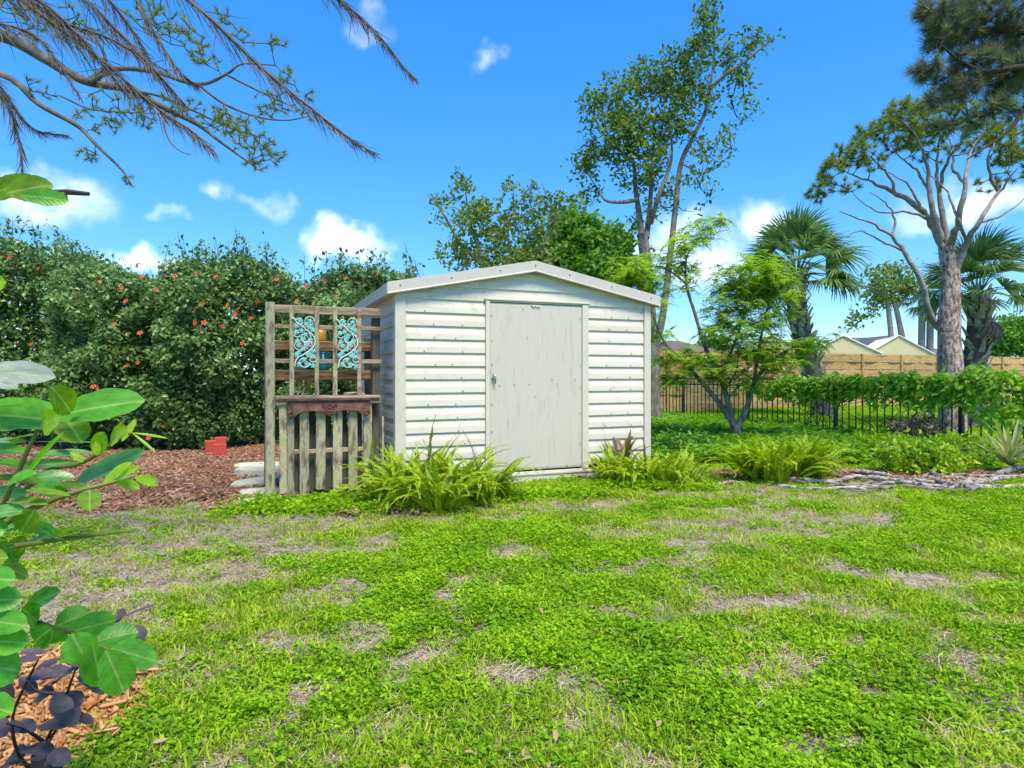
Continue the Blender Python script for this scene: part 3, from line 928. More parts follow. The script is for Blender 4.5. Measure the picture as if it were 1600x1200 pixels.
for sgn in (-1, 1):
    u0 = SHED_L / 2; u1 = -OV + .012 if sgn < 0 else SHED_L + OV - .012
    ys = []; z_off = []
    for i in range(19):
        yc = -FR + .01 + (SHED_D + FR + BK - .02) * i / 18
        for dy, dz in ((-.03, 0), (-.015, .022), (.015, .022), (.03, 0)):
            if 0 < i < 18: ys.append(yc + dy); z_off.append(dz)
            elif dy == -.03 and i == 0 or dy == .03 and i == 18: ys.append(yc); z_off.append(0)
    V = []
    for u in (u0, u1):
        for lay in (0.0, -.014):
            for yy, dz in zip(ys, z_off): V.append((u, yy, roof_z(u) + .005 + dz + lay))
    n = len(ys); Fs = []
    for i in range(n - 1):
        Fs += [(i, i + 1, 2 * n + i + 1, 2 * n + i), (n + i, n + i + 1, 3 * n + i + 1, 3 * n + i), (2 * n + i, 2 * n + i + 1, 3 * n + i + 1, 3 * n + i)]
    Fs += [(0, n, 3 * n, 2 * n), (n - 1, 2 * n - 1, 4 * n - 1, 3 * n - 1)]
    obj('roof_panel', V, Fs, M['trim'], shed)
for (yf, yb) in ((-FR - .006, -FR + .008), (SHED_D + BK - .008, SHED_D + BK + .006)):
    for sgn in (-1, 1):
        ue = -OV if sgn < 0 else SHED_L + OV
        uc = SHED_L / 2
        poly = [(ue, roof_z(ue) - .085), (uc, roof_z(uc) - .085), (uc, roof_z(uc) + .034), (ue, roof_z(ue) + .034)]
        mb = MB().prism(poly, yf, yb)
        # rounded lower lip
        a = np.array([ue, (yf + yb) / 2 - .006, roof_z(ue) - .083]); b = np.array([uc, (yf + yb) / 2 - .006, roof_z(uc) - .083])
        mb.tube([a, b], .011, 8)
        mb.build('fascia', M['fascia'], shed)
for sgn in (-1, 1):
    ue = -OV if sgn < 0 else SHED_L + OV
    mb = MB().box(ue - .006, ue + .006, -FR + .009, SHED_D + BK - .009, roof_z(ue) - .085, roof_z(ue) + .026)
    mb.tube([(ue, -FR + .009, roof_z(ue) - .083), (ue, SHED_D + BK - .009, roof_z(ue) - .083)], .010, 8)
    mb.build('fascia', M['fascia'], shed)
    MB().box(min(ue, ue - sgn * OV), max(ue, ue - sgn * OV), -FR + .01, SHED_D + BK - .01, roof_z(ue) - .075, roof_z(ue) - .068).build('soffit', M['fascia'], shed)
for u_ in (.0, .55, 1.1, 1.525, 1.95, 2.5, 3.05):
    mb = MB(); mb.lathe([(.0, .0), (.010, 0), (.007, .006), (.0, .007)], n=8)
    V = mb.V[0][:, [0, 2, 1]] * [1, -1, 1] + [u_, -FR - .0065, roof_z(u_) - .02]
    obj('screw', V, mb.F, M['screw'], shed)

# white plastic pipe loop at the foot of the shed
pb = G(928, 757)
MB().tube(smooth_line([(pb[0] - .012, pb[1], .0), (pb[0] - .013, pb[1], .09), (pb[0] + .004, pb[1] + .01, .125), (pb[0] + .02, pb[1] + .01, .09), (pb[0] + .022, pb[1], .0)], 5), .007, 8).build('pipe_loop', M['pipe'], smooth=True)
tag(bpy.data.objects['pipe_loop'], 'small white plastic pipe loop sticking up beside the shed door', 'pipe')

# ------------------------------------------------------------------ potting bench beside the shed
BENCH_O, BENCH_R = np.array([-2.42, 6.40, 0.0]), R(23.9)
bench = thing('potting_bench', 'weathered grey wooden potting bench with trellis back left of the shed', 'bench', BENCH_O, BENCH_R, local=True)


def B(u, v, z):
    c, s_ = math.cos(BENCH_R), math.sin(BENCH_R)
    return np.array([BENCH_O[0] + u * c - v * s_, BENCH_O[1] + u * s_ + v * c, z])


def wood(name, x0, x1, y0, y1, z0, z1, mat, long='z', jit=.003, bev=.005):
    jit *= .55
    """a sawn piece with uneven edges"""
    n = 7
    g = rng
    a0, a1 = (z0, z1) if long == 'z' else (x0, x1)
    V = []; Fs = []
    for i in range(n):
        t = a0 + (a1 - a0) * i / (n - 1)
        j = g.normal(0, jit, 4)
        if long == 'z':
            x_, X_, y_, Y_ = x0 + j[0], x1 + j[1], y0 + j[2] * .5, y1 + j[3] * .5
            V += [(x_ + bev, y_, t), (X_ - bev, y_, t), (X_, y_ + bev, t), (X_, Y_ - bev, t), (X_ - bev, Y_, t), (x_ + bev, Y_, t), (x_, Y_ - bev, t), (x_, y_ + bev, t)]
        else:
            y_, Y_, z_, Z_ = y0 + j[0] * .5, y1 + j[1] * .5, z0 + j[2], z1 + j[3]
            V += [(t, y_ + bev, z_), (t, Y_ - bev, z_), (t, Y_, z_ + bev), (t, Y_, Z_ - bev), (t, Y_ - bev, Z_), (t, y_ + bev, Z_), (t, y_, Z_ - bev), (t, y_, z_ + bev)]
    for l in range(n - 1):
        for i in range(8):
            j = (i + 1) % 8
            Fs.append((l * 8 + i, l * 8 + j, l * 8 + 8 + j, l * 8 + 8 + i))
    Fs += [tuple(range(8)), tuple(range((n - 1) * 8, n * 8))]
    return obj(name, V, Fs, M[mat], bench)


wood('post', -.043, .045, -.045, .045, -.05, 1.972, 'wood', jit=.003, bev=.012)
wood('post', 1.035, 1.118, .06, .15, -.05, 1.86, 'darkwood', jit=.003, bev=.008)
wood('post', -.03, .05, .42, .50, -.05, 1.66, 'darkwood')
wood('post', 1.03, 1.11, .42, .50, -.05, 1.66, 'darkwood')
wood('top_rail', .046, 1.118, -.012, .032, 1.868, 1.952, 'woodh', 'x')
wood('thin_rail', .046, 1.118, .0, .022, 1.715, 1.757, 'woodh', 'x', .002)
wood('thin_rail', .046, 1.118, .0, .022, 1.365, 1.408, 'woodh', 'x', .002)
for u_ in (.204, .448, .631, .878):
    wood('trellis_slat', u_ - .022, u_ + .022, -.034, -.0135, 1.035, 1.945, 'woodh' if u_ == .878 else 'wood', jit=.002)
wood('shelf_beam', .046, 1.10, .36, .42, 1.50, 1.612, 'rawh', 'x', .009, .012)
wood('shelf_beam', .046, 1.118, .155, .21, 1.185, 1.295, 'rawh', 'x', .008, .010)
wood('shelf', .046, 1.03, .212, .42, 1.275, 1.297, 'woodh', 'x')
wood('shelf', .05, 1.02, .422, .60, 1.59, 1.614, 'woodh', 'x')
wood('counter_board', .047, 1.09, -.075, .06, 1.000, 1.030, 'woodh', 'x', .003)
wood('counter_board', .047, 1.03, .064, .20, 1.000, 1.031, 'woodh', 'x', .003)
wood('counter_board', .047, 1.03, .205, .35, 1.000, 1.030, 'woodh', 'x', .003)
wood('apron_board', .047, 1.10, -.046, -.016, .945, .998, 'woodh', 'x', .003)
wood('lower_rail', .1, 1.03, .0, .032, .440, .485, 'woodh', 'x', .003)
for (u_, w) in ((.122, .075), (.195, .066), (.328, .092), (.489, .095), (.657, .094), (.814, .094), (.968, .090)):
    wood('picket', u_ - w / 2, u_ + w / 2, -.024 + (.004 if u_ < .15 else 0), -.004, .03 + rng.random() * .05, .943, 'wood', jit=.003)
for (u_, w) in ((.255, .06), (.405, .07), (.573, .075), (.74, .07), (.895, .07), (1.02, .05)):
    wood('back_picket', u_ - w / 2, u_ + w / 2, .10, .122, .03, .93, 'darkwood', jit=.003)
wood('side_picket', 1.121, 1.142, -.02, .03, .0, .80, 'wood', jit=.001, bev=.004)

# things on and in the bench
pt = B(.545, .26, 1.297)
p = thing('glazed_pot', 'teal blue glazed pot with white bands on the bench shelf', 'pot', pt)
MB().lathe([(.0, 0), (.058, 0), (.066, .02), (.072, .10), (.076, .172), (.082, .178), (.082, .192), (.070, .192), (.062, .06), (.0, .05)], pt, 28).build('body', M['blue'], p, True)
for a0 in (-2.35, -1.75):
    V = []; Fs = []
    for i in range(5):
        a = a0 + BENCH_R + .20 * i / 4
        for z, r in ((.085, .0728), (.168, .0778)): V.append((pt[0] + r * math.cos(a), pt[1] + r * math.sin(a), pt[2] + z))
    Fs = [(2 * i, 2 * i + 2, 2 * i + 3, 2 * i + 1) for i in range(4)]
    obj('white_band', V, Fs, M['bluewhite'], p)
pt = B(.545, .48, 1.614)
p = thing('ochre_pot', 'mustard yellow pot tied with straw on the upper bench shelf', 'pot', pt)
MB().lathe([(.0, 0), (.054, 0), (.064, .02), (.068, .08), (.066, .12), (.058, .125), (.055, .06), (0, .05)], pt, 24).build('body', M['yellow'], p, True)
mb = MB()
for i in range(26):
    a = rng.random() * 6.28; r = .05 * rng.random()
    q = np.array(pt) + [r * math.cos(a), r * math.sin(a), .11]
    mb.tube(smooth_line([q, q + [.03 * math.cos(a), .03 * math.sin(a), .03 + .02 * rng.random()], q + [.07 * math.cos(a), .07 * math.sin(a), .02 * rng.random()]], 3), .0025, 4)
mb.build('straw_tie', M['twine'], p)
pt = B(.31, .30, 1.297)
MB().lathe([(.0, 0), (.05, 0), (.085, .035), (.09, .045), (.082, .045), (.045, .012), (0, .01)], pt, 24).build('shallow_dish', M['dish'], smooth=True)
tag(bpy.data.objects['shallow_dish'], 'pale blue shallow dish on the shelf below the turquoise panel', 'dish')
lab = ['short pale stick leaning on the bench counter beside the post', 'pale stick leaning in the middle of three on the bench counter', 'grey stick leaning rightmost of three on the bench counter']
for i, (u_, du) in enumerate(((.23, .075), (.275, .075), (.32, .07))):
    a = B(u_, .12, 1.032); b = B(u_ + du, .30, 1.245)
    o = MB().tube([a, (a + b) / 2 + [.002, 0, 0], b], [.011, .010, .009], 6).build('leaning_stick', M['woodh'])
    tag(o, lab[i], 'stick', 'sticks leaning on the bench')
o = MB().tube([B(.74, .10, 1.045), B(.86, .02, 1.05), B(.93, -.05, 1.043)], [.014, .018, .012], 6).build('driftwood', M['log'])
tag(o, 'small piece of grey driftwood lying on the bench counter', 'driftwood')
V = np.array([B(u_, v_, z_) for z_ in (.05, .60) for (u_, v_) in ((.26, .16), (.86, .16), (.86, .38), (.26, .38))])
o = obj('storage_bin', V, [(0, 3, 2, 1), (4, 5, 6, 7), (0, 1, 5, 4), (1, 2, 6, 5), (2, 3, 7, 6), (3, 0, 4, 7)], surf('bin_plastic', [(.22, .26, .31), (.32, .36, .42)], rough=.5))
tag(o, 'blue-grey bin behind the pickets of the bench', 'bin')

# turquoise cast vine panels
VINE_STEM = [(200, 935), (215, 850), (250, 790), (330, 745), (420, 680), (490, 610), (510, 540), (490, 460), (440, 400), (380, 360), (330, 310), (280, 270), (230, 240), (200, 190), (155, 165)]
VINE_CIRC = [(272, 220, 55, .3, 5.4), (432, 215, 75, 2.4, 8.0), (362, 470, 82, -1.0, 3.9), (270, 600, 85, -1.2, 4.3), (412, 592, 62, 1.8, 6.9), (236, 430, 45, .4, 5.6), (350, 862, 85, .2, 5.2), (480, 812, 50, .6, 5.8), (412, 742, 42, 3.4, 8.2)]
VINE_LEAF = [(285, 210), (430, 215), (375, 265), (225, 290), (430, 320), (475, 350), (300, 370), (225, 390), (360, 430), (330, 490), (440, 510), (245, 530), (265, 595), (395, 585), (330, 650), (480, 680), (265, 710), (225, 745), (405, 750), (480, 770), (335, 820), (270, 890), (390, 890), (475, 915)]
for (uc, lab_) in ((.326, 'turquoise cast-iron vine panel, nearer the left post of the bench trellis'), (.755, 'turquoise cast-iron vine panel, nearer the shed on the bench trellis')):
    zt, hh, ww = 1.828, .505, .215
    root = thing('vine_panel', lab_, 'vine panel', B(uc, -.03, zt - hh / 2), group='turquoise vine panels')

    def vp(x_, y_, d=0.0):
        return B(uc + ((x_ - 350) / 335) * ww, -.048 + d, zt - (y_ - 160) / 780 * hh)
    mb = MB()
    mb.tube(smooth_line([vp(a, b) for a, b in VINE_STEM], 4), .0064, 6)
    for (cx, cy, r, a0, a1) in VINE_CIRC:
        mb.tube(smooth_line([vp(cx + r * 1.08 * (1 - .25 * t) * math.cos(a0 + (a1 - a0) * t), cy + r * (1 - .25 * t) * math.sin(a0 + (a1 - a0) * t)) for t in np.linspace(0, 1, 10)], 2), .0050, 5)
    mb.build('scroll', M['turqrod'], root, True)
    for (lx, ly) in VINE_LEAF:
        a0 = rng.random() * 6.28
        Vl = [vp(lx, ly, -.005)]
        for i in range(20):
            a = a0 + 6.283 * i / 20
            r = (52 if i % 4 == 0 else (43 if i % 2 else 29)) * (.9 if i not in (10,) else .3)
            Vl.append(vp(lx + r * math.cos(a), ly + r * math.sin(a), -.002))
        Fl = [(0, i, i % 20 + 1) for i in range(1, 21)]
        Vl2 = Vl + [vp(lx, ly, .004)]
        Fl += [(21, i % 20 + 1, i) for i in range(1, 21)]
        obj('leaf', Vl2, Fl, M['turq'], root)

# rusty ornamental iron piece hung below the counter
iron = thing('iron_valance', 'rusty ornamental iron valance on the front of the bench counter', 'valance', B(.57, -.06, .91))
half = [(.0, .822), (.028, .826), (.045, .85), (.06, .872), (.085, .868), (.105, .877), (.13, .872), (.155, .880), (.185, .876), (.215, .880), (.25, .878), (.285, .868), (.31, .850), (.33, .830), (.36, .812), (.392, .815), (.405, .838), (.415, .858), (.40, .875), (.402, .90), (.405, .985)]
poly = [(.567 + a, z) for a, z in half] + [(.567 - a, z) for a, z in half[::-1][:-1]]
n = len(poly)
rows = []
for (dv, sc) in ((-.052, 1.0), (-.074, 1.0)):
    rows += [B(u_, dv - (.012 * math.sin((z_ - .81) / .175 * math.pi)), z_) for u_, z_ in poly]
Fs = [tuple(range(n)), tuple(range(2 * n - 1, n - 1, -1))] + [(i, n + i, n + (i + 1) % n, (i + 1) % n) for i in range(n)]
obj('plate', rows, Fs, M['rust'], iron)
V = np.array([B(u_, v_, z_) for z_ in (.986, 1.0) for (u_, v_) in ((.150, -.100), (.985, -.100), (.985, -.050), (.150, -.050))])
obj('top_flange', V, [(0, 3, 2, 1), (4, 5, 6, 7), (0, 1, 5, 4), (1, 2, 6, 5), (2, 3, 7, 6), (3, 0, 4, 7)], M['rust'], iron)
mb = MB()
for (du, dz, r) in ((0, .06, .022), (-.035, .08, .016), (.035, .08, .016), (-.022, .035, .014), (.022, .035, .014), (0, .10, .017), (-.06, .10, .012), (.06, .10, .012), (0, .012, .012)):
    c = B(.567 + du, -.088, .83 + dz)
    mb.tube(smooth_line([c + [r * math.cos(a) * .91, r * math.cos(a) * .4, r * math.sin(a)] for a in np.linspace(.4, 6.5, 9)], 2), .0052, 5)
mb.build('rosette', M['rust'], iron, True)
for sg in (-1, 1):
    mb = MB()
    c = B(.567 + sg * .375, -.083, .845)
    mb.tube(smooth_line([c + [sg * .036 * (1 - t * .8) * math.cos(7 * t) * .91, sg * .036 * (1 - t * .8) * math.cos(7 * t) * .4, .036 * (1 - t * .8) * math.sin(7 * t)] for t in np.linspace(0, 1, 10)], 2), .006, 5)
    mb.build('end_scroll', M['rust'], iron, True)

# ------------------------------------------------------------------ red blocks by the hedge
for (px, py, Y, w, h, d, rz, lab_) in ((329, 708.5, 10.02, .165, .235, .17, .5, 'red concrete block standing leftmost of the three by the hedge'),
                                       (345, 701, 10.30, .17, .26, .17, .35, 'red concrete block at the back of the three by the hedge'),
                                       (343, 713, 9.72, .19, .215, .17, .45, 'red concrete block in front of the other two by the hedge')):
    g0 = np.array([(px - 800) / F * Y, Y, float(hz(np.array([(px - 800) / F * Y]), np.array([Y]))[0])])
    t = thing('red_block', lab_, 'block', g0, rz, 'red blocks by the hedge', local=True)
    mb = MB()
    mb.box(-w / 2, w / 2, -d / 2, d / 2, 0, h * .82, .006)
    mb.build('body', M['red'], t)
    MB().box(-w / 2, w / 2, -d / 2, -d / 2 + .035, h * .822, h, .004).build('rim', M['red'], t)
    MB().box(-w / 2, w / 2, d / 2 - .035, d / 2, h * .822, h, .004).build('rim', M['red'], t)
    MB().box(-w / 2, -w / 2 + .03, -d / 2 + .037, d / 2 - .037, h * .822, h * .995, .004).build('rim', M['red'], t)

# ------------------------------------------------------------------ flat stones beside the bench
FL = [(404, 731, .62, .34, .05, .15, 'pale flat stone lying farthest back beside the bench post'), (406, 745, .55, .30, .12, -.1, 'mossy flat stone second from the back beside the bench post'),
      (404, 760, .56, .34, .075, .12, 'greenish flat stone third from the back beside the bench post'), (409, 773, .46, .26, .05, -.05, 'flat stone with weeds creeping over it beside the bench post'),
      (412, 784, .40, .22, .035, .2, 'whitish flat stone lying at the very foot of the bench post')]
for (px, py, w, d, h, rz, lab_) in FL:
    g0 = G(px, py)
    g0[2] = float(hz(g0[0:1], g0[1:2])[0]) + .015
    n = 11
    ang = np.arange(n) * 6.283 / n
    rr = 1 + rng.normal(0, .07, n)
    sq = 1 / np.maximum(np.abs(np.cos(ang)), np.abs(np.sin(ang))) ** .6
    ox = np.cos(ang) * rr * sq * w / 2; oy = np.sin(ang) * rr * sq * d / 2
    V = []
    h *= 1.0
    for z, k in ((0, 1.0), (h * .8, 1.0), (h, .93)):
        for i in range(n): V.append((ox[i] * k, oy[i] * k, z + (rng.normal(0, .004) if z > 0 else 0)))
    V.append((0, 0, h))
    Fs = []
    for l in range(2):
        for i in range(n): Fs.append((l * n + i, l * n + (i + 1) % n, (l + 1) * n + (i + 1) % n, (l + 1) * n + i))
    Fs += [(2 * n + i, 2 * n + (i + 1) % n, 3 * n) for i in range(n)] + [tuple(range(n - 1, -1, -1))]
    o = obj('flat_stone', V, Fs, M['flag'])
    o.location = g0; o.rotation_euler = (rng.normal(0, .04), rng.normal(0, .04), R(23) + rz)
    tag(o, lab_, 'stone', 'flat stones beside the bench')

# ------------------------------------------------------------------ black metal fence
def fl(Yv): return np.array([11.55 - .4 * Yv, Yv, 0.0])


FPOST = [21.86, 19.58, 17.30, 15.03, 12.75, 10.48, 8.20]
o0 = fl(12.75)
bf = thing('metal_fence', 'black metal picket fence behind the vine and the young tree', 'fence', o0)
fd = nrm(fl(8.2) - fl(21.86))
fperp = np.array([-fd[1], fd[0], 0])
FH = 1.17


def fbox(p0, p1, w, z0, z1):
    """box along the fence from p0 to p1, w thick"""
    q = fperp * w / 2
    V = [(*(a[:2]), z) for z in (z0, z1) for a in (p0 - q, p1 - q, p1 + q, p0 + q)]
    return V, [(0, 3, 2, 1), (4, 5, 6, 7), (0, 1, 5, 4), (1, 2, 6, 5), (2, 3, 7, 6), (3, 0, 4, 7)]


for i, yy in enumerate(FPOST):
    c = fl(yy)
    po = obj('post', *fbox(c - fd * .032, c + fd * .032, .064, 0, FH + .04), M['blackmetal'], bf)
    obj('post_cap', *fbox(c - fd * .038, c + fd * .038, .076, FH + .041, FH + .055), M['blackmetal'], po)
    if i == len(FPOST) - 1: break
    e = fl(FPOST[i + 1])
    for (z0, z1) in ((FH - .045, FH - .01), (FH - .20, FH - .165), (.09, .125)):
        obj('rail', *fbox(c + fd * .033, e - fd * .033, .028, z0, z1), M['blackmetal'], bf)
    npk = 16
    for k in range(1, npk):
        q = c + (e - c) * k / npk
        V, Fs = fbox(q - fd * .0085, q + fd * .0085, .0172, .03, FH)
        obj('picket', V, Fs, M['blackmetal'], bf)

# ------------------------------------------------------------------ board fence
w0 = np.array([4.67, 20.3, 0]); wd = nrm(np.array([2.1, 1.0, 0.0])); wq = np.array([-wd[1], wd[0], 0])
wf = thing('board_fence', 'new yellowish pine board fence closing off the yard behind', 'fence', w0 + wd * 9)
ang = math.atan2(wd[1], wd[0])
PAN = 2.326
WH = 2.0
panel_me = {}
for k in range(-3, 14):
    c = w0 + wd * (k * PAN + .30)
    V = [(*(c + wd * a + wq * b)[:2], z) for z in (0, WH + .03) for a, b in ((-.05, -.07), (.05, -.07), (.05, .03), (-.05, .03))]
    obj('post', V, [(0, 3, 2, 1), (4, 5, 6, 7), (0, 1, 5, 4), (1, 2, 6, 5), (2, 3, 7, 6), (3, 0, 4, 7)], M['fencewood'], wf)
    if k == 13: break
    nb = 7
    bh = (WH - .06) / nb
    for j in range(nb):
        V = []; Fs = []
        z0 = .05 + j * bh
        sgn = 1 if j % 2 else -1
        for i in range(9):
            a = .055 + (PAN - .11) * i / 8
            off = sgn * (.012 + .022 * math.sin(i / 8 * math.pi * 3)) + rng.normal(0, .002)
            for (dv, zz) in ((-.011, z0 + .012), (.011, z0 + .012), (.011, z0 + bh - .012), (-.011, z0 + bh - .012)):
                V.append(c + wd * a + wq * (off + dv) + [0, 0, zz])
        for i in range(8):
            for q in range(4):
                Fs.append((i * 4 + q, i * 4 + (q + 1) % 4, i * 4 + 4 + (q + 1) % 4, i * 4 + 4 + q))
        Fs += [(0, 1, 2, 3), (35, 34, 33, 32)]
        obj('board', V, Fs, M['fencewood'], wf)
    for f_ in (1 / 3, 2 / 3):
        cc = c + wd * PAN * f_
        for j in range(nb):
            pass
    V = [(*(c + wd * a + wq * b)[:2], z) for z in (WH - .005, WH + .03) for a, b in ((.055, -.035), (PAN - .055, -.035), (PAN - .055, .025), (.055, .025))]
    obj('cap_rail', V, [(0, 3, 2, 1), (4, 5, 6, 7), (0, 1, 5, 4), (1, 2, 6, 5), (2, 3, 7, 6), (3, 0, 4, 7)], M['fencewood'], wf)

# ------------------------------------------------------------------ tents and houses beyond
def tent(x_, Y, hw, dp, ze, zp, rz, lab_):
    """a canopy tent: ridge running back, white sides, cream gable"""
    c = np.array([(x_ - 800) / F * Y, Y, 0.0])
    t = thing('canopy_tent', lab_, 'tent', c, rz, 'canopy tents beyond the fence', local=True)
    n = 9
    for sg in (-1, 1):
        V = []
        for j in range(5):
            yy = dp * j / 4
            for i in range(n):
                s_ = i / (n - 1)
                sag = -.05 * math.sin(s_ * math.pi) - .04 * math.sin(j / 4 * math.pi * 2) ** 2 * s_
                V.append((sg * hw * s_, yy, zp + (ze - zp) * s_ + sag))
        Fs = [(j * n + i, j * n + i + 1, (j + 1) * n + i + 1, (j + 1) * n + i) for j in range(4) for i in range(n - 1)]
        obj('roof_sheet', V, Fs, M['canvasw'], t, True)
    for yy in (.03, dp - .03):
        V = [(-hw, yy, ze - .03), (0, yy, zp - .06), (hw, yy, ze - .03), (hw, yy, ze - .3), (-hw, yy, ze - .3)]
        V2 = [(a, b + .012, c_) for a, b, c_ in V]
        obj('gable', V + V2, [(0, 1, 2, 3, 4), (9, 8, 7, 6, 5)] + [(i, (i + 1) % 5, 5 + (i + 1) % 5, 5 + i) for i in range(5)], M['canvas'], t)
    mb = MB()
    mb.tube([(-hw, -.01, ze), (0, -.01, zp), (hw, -.01, ze)], .035, 6); mb.build('frame', M['canvasw'], t)
    for sx in (-1, 1):
        for yy in (.08, dp - .08):
            MB().tube([(sx * (hw - .05), yy, 0), (sx * (hw - .05), yy, ze - .02)], .03, 6).build('leg', M['canvasw'], t)


tent(1318, 33, 1.75, 5.5, 2.32, 3.25, -.30, 'cream canopy tent with low peak, behind the palm with the slanted trunk')
tent(1405, 34, 1.65, 5.0, 2.30, 3.32, -.30, 'cream canopy tent with taped ridge, just left of the pine trunk')
tent(1205, 31, 1.9, 5.0, 2.30, 3.15, -.3, 'white canopy tent seen through the young feathery tree')


def house(x_, Y, hw, dp, zw, zr, rz, lab_, roof, gable_dx=None):
    c = np.array([(x_ - 800) / F * Y, Y, 0.0])
    t = thing('house', lab_, 'house', c, rz, 'houses beyond the fence', local=True)
    MB().box(-hw, hw, 0, dp, 0, zw).build('wall', M['wallgrey'], t)
    e = .45
    V = [(-hw - e, -e, zw), (hw + e, -e, zw), (hw + e, dp + e, zw), (-hw - e, dp + e, zw), (-hw + dp * .35, dp / 2, zr), (hw - dp * .35, dp / 2, zr)]
    V2 = [(a, b, z - .12) for a, b, z in V[:4]]
    r_ = obj('roof', V + V2, [(0, 1, 5, 4), (1, 2, 5), (2, 3, 4, 5), (3, 0, 4), (0, 6, 7, 1), (1, 7, 8, 2), (2, 8, 9, 3), (3, 9, 6, 0), (6, 9, 8, 7)], M[roof], t)
    for wx in (-hw * .5, hw * .45):
        f_ = MB().box(wx - .6, wx + .6, -.03, -.002, .9, 2.0).build('window', M['canvasw'], t)
        MB().box(wx - .54, wx + .54, -.045, -.032, .96, 1.94).build('pane', M['glass'], f_)
    if gable_dx is not None:
        gx_, gw, gz = gable_dx
        V = [(gx_ - gw, -1.6, zw - .1), (gx_ + gw, -1.6, zw - .1), (gx_, -1.6, gz), (gx_ - gw, dp / 2, zw), (gx_ + gw, dp / 2, zw), (gx_, dp / 2, gz)]
        obj('gable_roof', V, [(0, 3, 5, 2), (1, 2, 5, 4)], M[roof], r_)
        V = [(gx_ - gw * .85, -1.5, zw - .1), (gx_ + gw * .85, -1.5, zw - .1), (gx_, -1.5, gz - .18), (gx_ - gw * .85, -1.4, zw - .1), (gx_ + gw * .85, -1.4, zw - .1), (gx_, -1.4, gz - .18)]
        obj('gable_wall', V, [(0, 1, 2), (5, 4, 3), (0, 2, 5, 3), (1, 4, 5, 2)], M['wallgrey'], t)


house(1400, 52, 4.2, 7, 2.9, 4.45, 0, 'house with dark grey roof and small gable behind the tents', 'roofgrey', (-1.3, 1.7, 4.35))
house(1085, 44, 3.0, 7, 2.5, 3.75, .2, 'house with dark brown roof seen between shed and young tree', 'roofbrown')
house(1535, 58, 2.2, 6, 2.4, 3.6, 0, 'low dark-roofed house right of the second palm', 'roofgrey')
house(1630, 60, 4.0, 6, 2.3, 3.5, 0, 'low house with pale lilac roof at the far right of the fence', 'rooflilac')
# ------------------------------------------------------------------ plants: shared tools


def poly_px(pts, Y, dY=0.0):
    """a limb from points seen in the photograph, wandering a little in depth"""
    out = []
    d = 0.0
    for i, q in enumerate(pts):
        if len(q) == 3: out.append(P(q[0], q[1], q[2]))
        else:
            out.append(P(q[0], q[1], Y + d))
            d += rng.normal(0, dY)
    return smooth_line(out, 5)


def blob_pts(blobs, Y, depth, per):
    """points spread through crown lobes (x, y, rx, ry [, weight [, dy]]), thicker in the middle"""
    out = []
    for b in blobs:
        x_, y_, rx, ry = b[:4]
        w = b[4] if len(b) > 4 else 1.0
        yo = b[5] if len(b) > 5 else 0.0
        n = max(1, int(per * w * rx * ry / 1000.0))
        v = rng.normal(size=(n, 3)); v = nrm(v) * (rng.random((n, 1)) ** .40)
        sc = Y / F
        c = P(x_, y_, Y + yo)
        out.append(c + v * np.array([rx * sc, min(depth, 1.3 * max(rx, ry) * sc), ry * sc]))
    return np.concatenate(out)


def grow(limbs, pts, r0=.012, r1=.004, sag=.05, maxn=1200):
    """join crown points to the nearest wood, closest first; returns twigs"""
    base = np.concatenate([l for l in limbs])
    d = np.min(np.linalg.norm(pts[:, None, :] - base[None, ::2, :], axis=2), axis=1)
    order = np.argsort(d)
    tree = [base]
    tw = []
    cur = base
    for k in order[:maxn]:
        p = pts[k]
        dd = np.linalg.norm(cur - p, axis=1)
        q = cur[np.argmin(dd)]
        L_ = dd.min()
        if L_ < .02: continue
        mid = (p + q) / 2 + rng.normal(0, .08, 3) * L_ + [0, 0, -sag * L_]
        line = np.array([q, mid, p])
        tw.append((line, r0 * min(1.0, .35 + L_ * .8), r1))
        cur = np.vstack([cur, mid[None], p[None]])
    return tw


def twig_mesh(tw, n=4):
    parts = []
    for line, a, b in tw:
        V, Fs = tube(line, np.linspace(a, b, len(line)), n, False)
        parts.append((V, np.array(Fs)))
    return join(parts)


def sprigs(tw, k, spread, L0, W0, T=T_DIAMOND, up=.6, along=.55):
    """k leaves round the outer part of each twig"""
    n = len(tw)
    A = np.array([t[0][1] for t in tw]); Bp = np.array([t[0][2] for t in tw])
    t = along + (1.08 - along) * rng.random((n, k, 1))
    pos = A[:, None] + (Bp - A)[:, None] * t + rng.normal(0, spread, (n, k, 3))
    D = nrm((Bp - A)[:, None] * .5 / np.linalg.norm(Bp - A, axis=1)[:, None, None] + rng.normal(0, .8, (n, k, 3)))
    N = rng.normal(0, .7, (n, k, 3)); N[..., 2] += up
    m = n * k
    L_ = L0 * (.6 + .8 * rng.random(m))
    return scatter(T, pos.reshape(-1, 3), D.reshape(-1, 3), N.reshape(-1, 3), L_, L_ * W0)


def needles(tw, k, L0, W0, droop=.0, along=.4):
    n = len(tw)
    A = np.array([t[0][1] for t in tw]); Bp = np.array([t[0][2] for t in tw])
    t = along + (1.0 - along) * rng.random((n, k, 1)) ** .6
    pos = A[:, None] + (Bp - A)[:, None] * t
    D = nrm(nrm(Bp - A)[:, None] * .9 + rng.normal(0, .62, (n, k, 3)) + [0, 0, .15 - droop])
    N = rng.normal(0, 1, (n, k, 3))
    m = n * k
    return scatter(T_NEEDLE, pos.reshape(-1, 3), D.reshape(-1, 3), N.reshape(-1, 3), L0 * (.6 + .6 * rng.random(m)), W0)


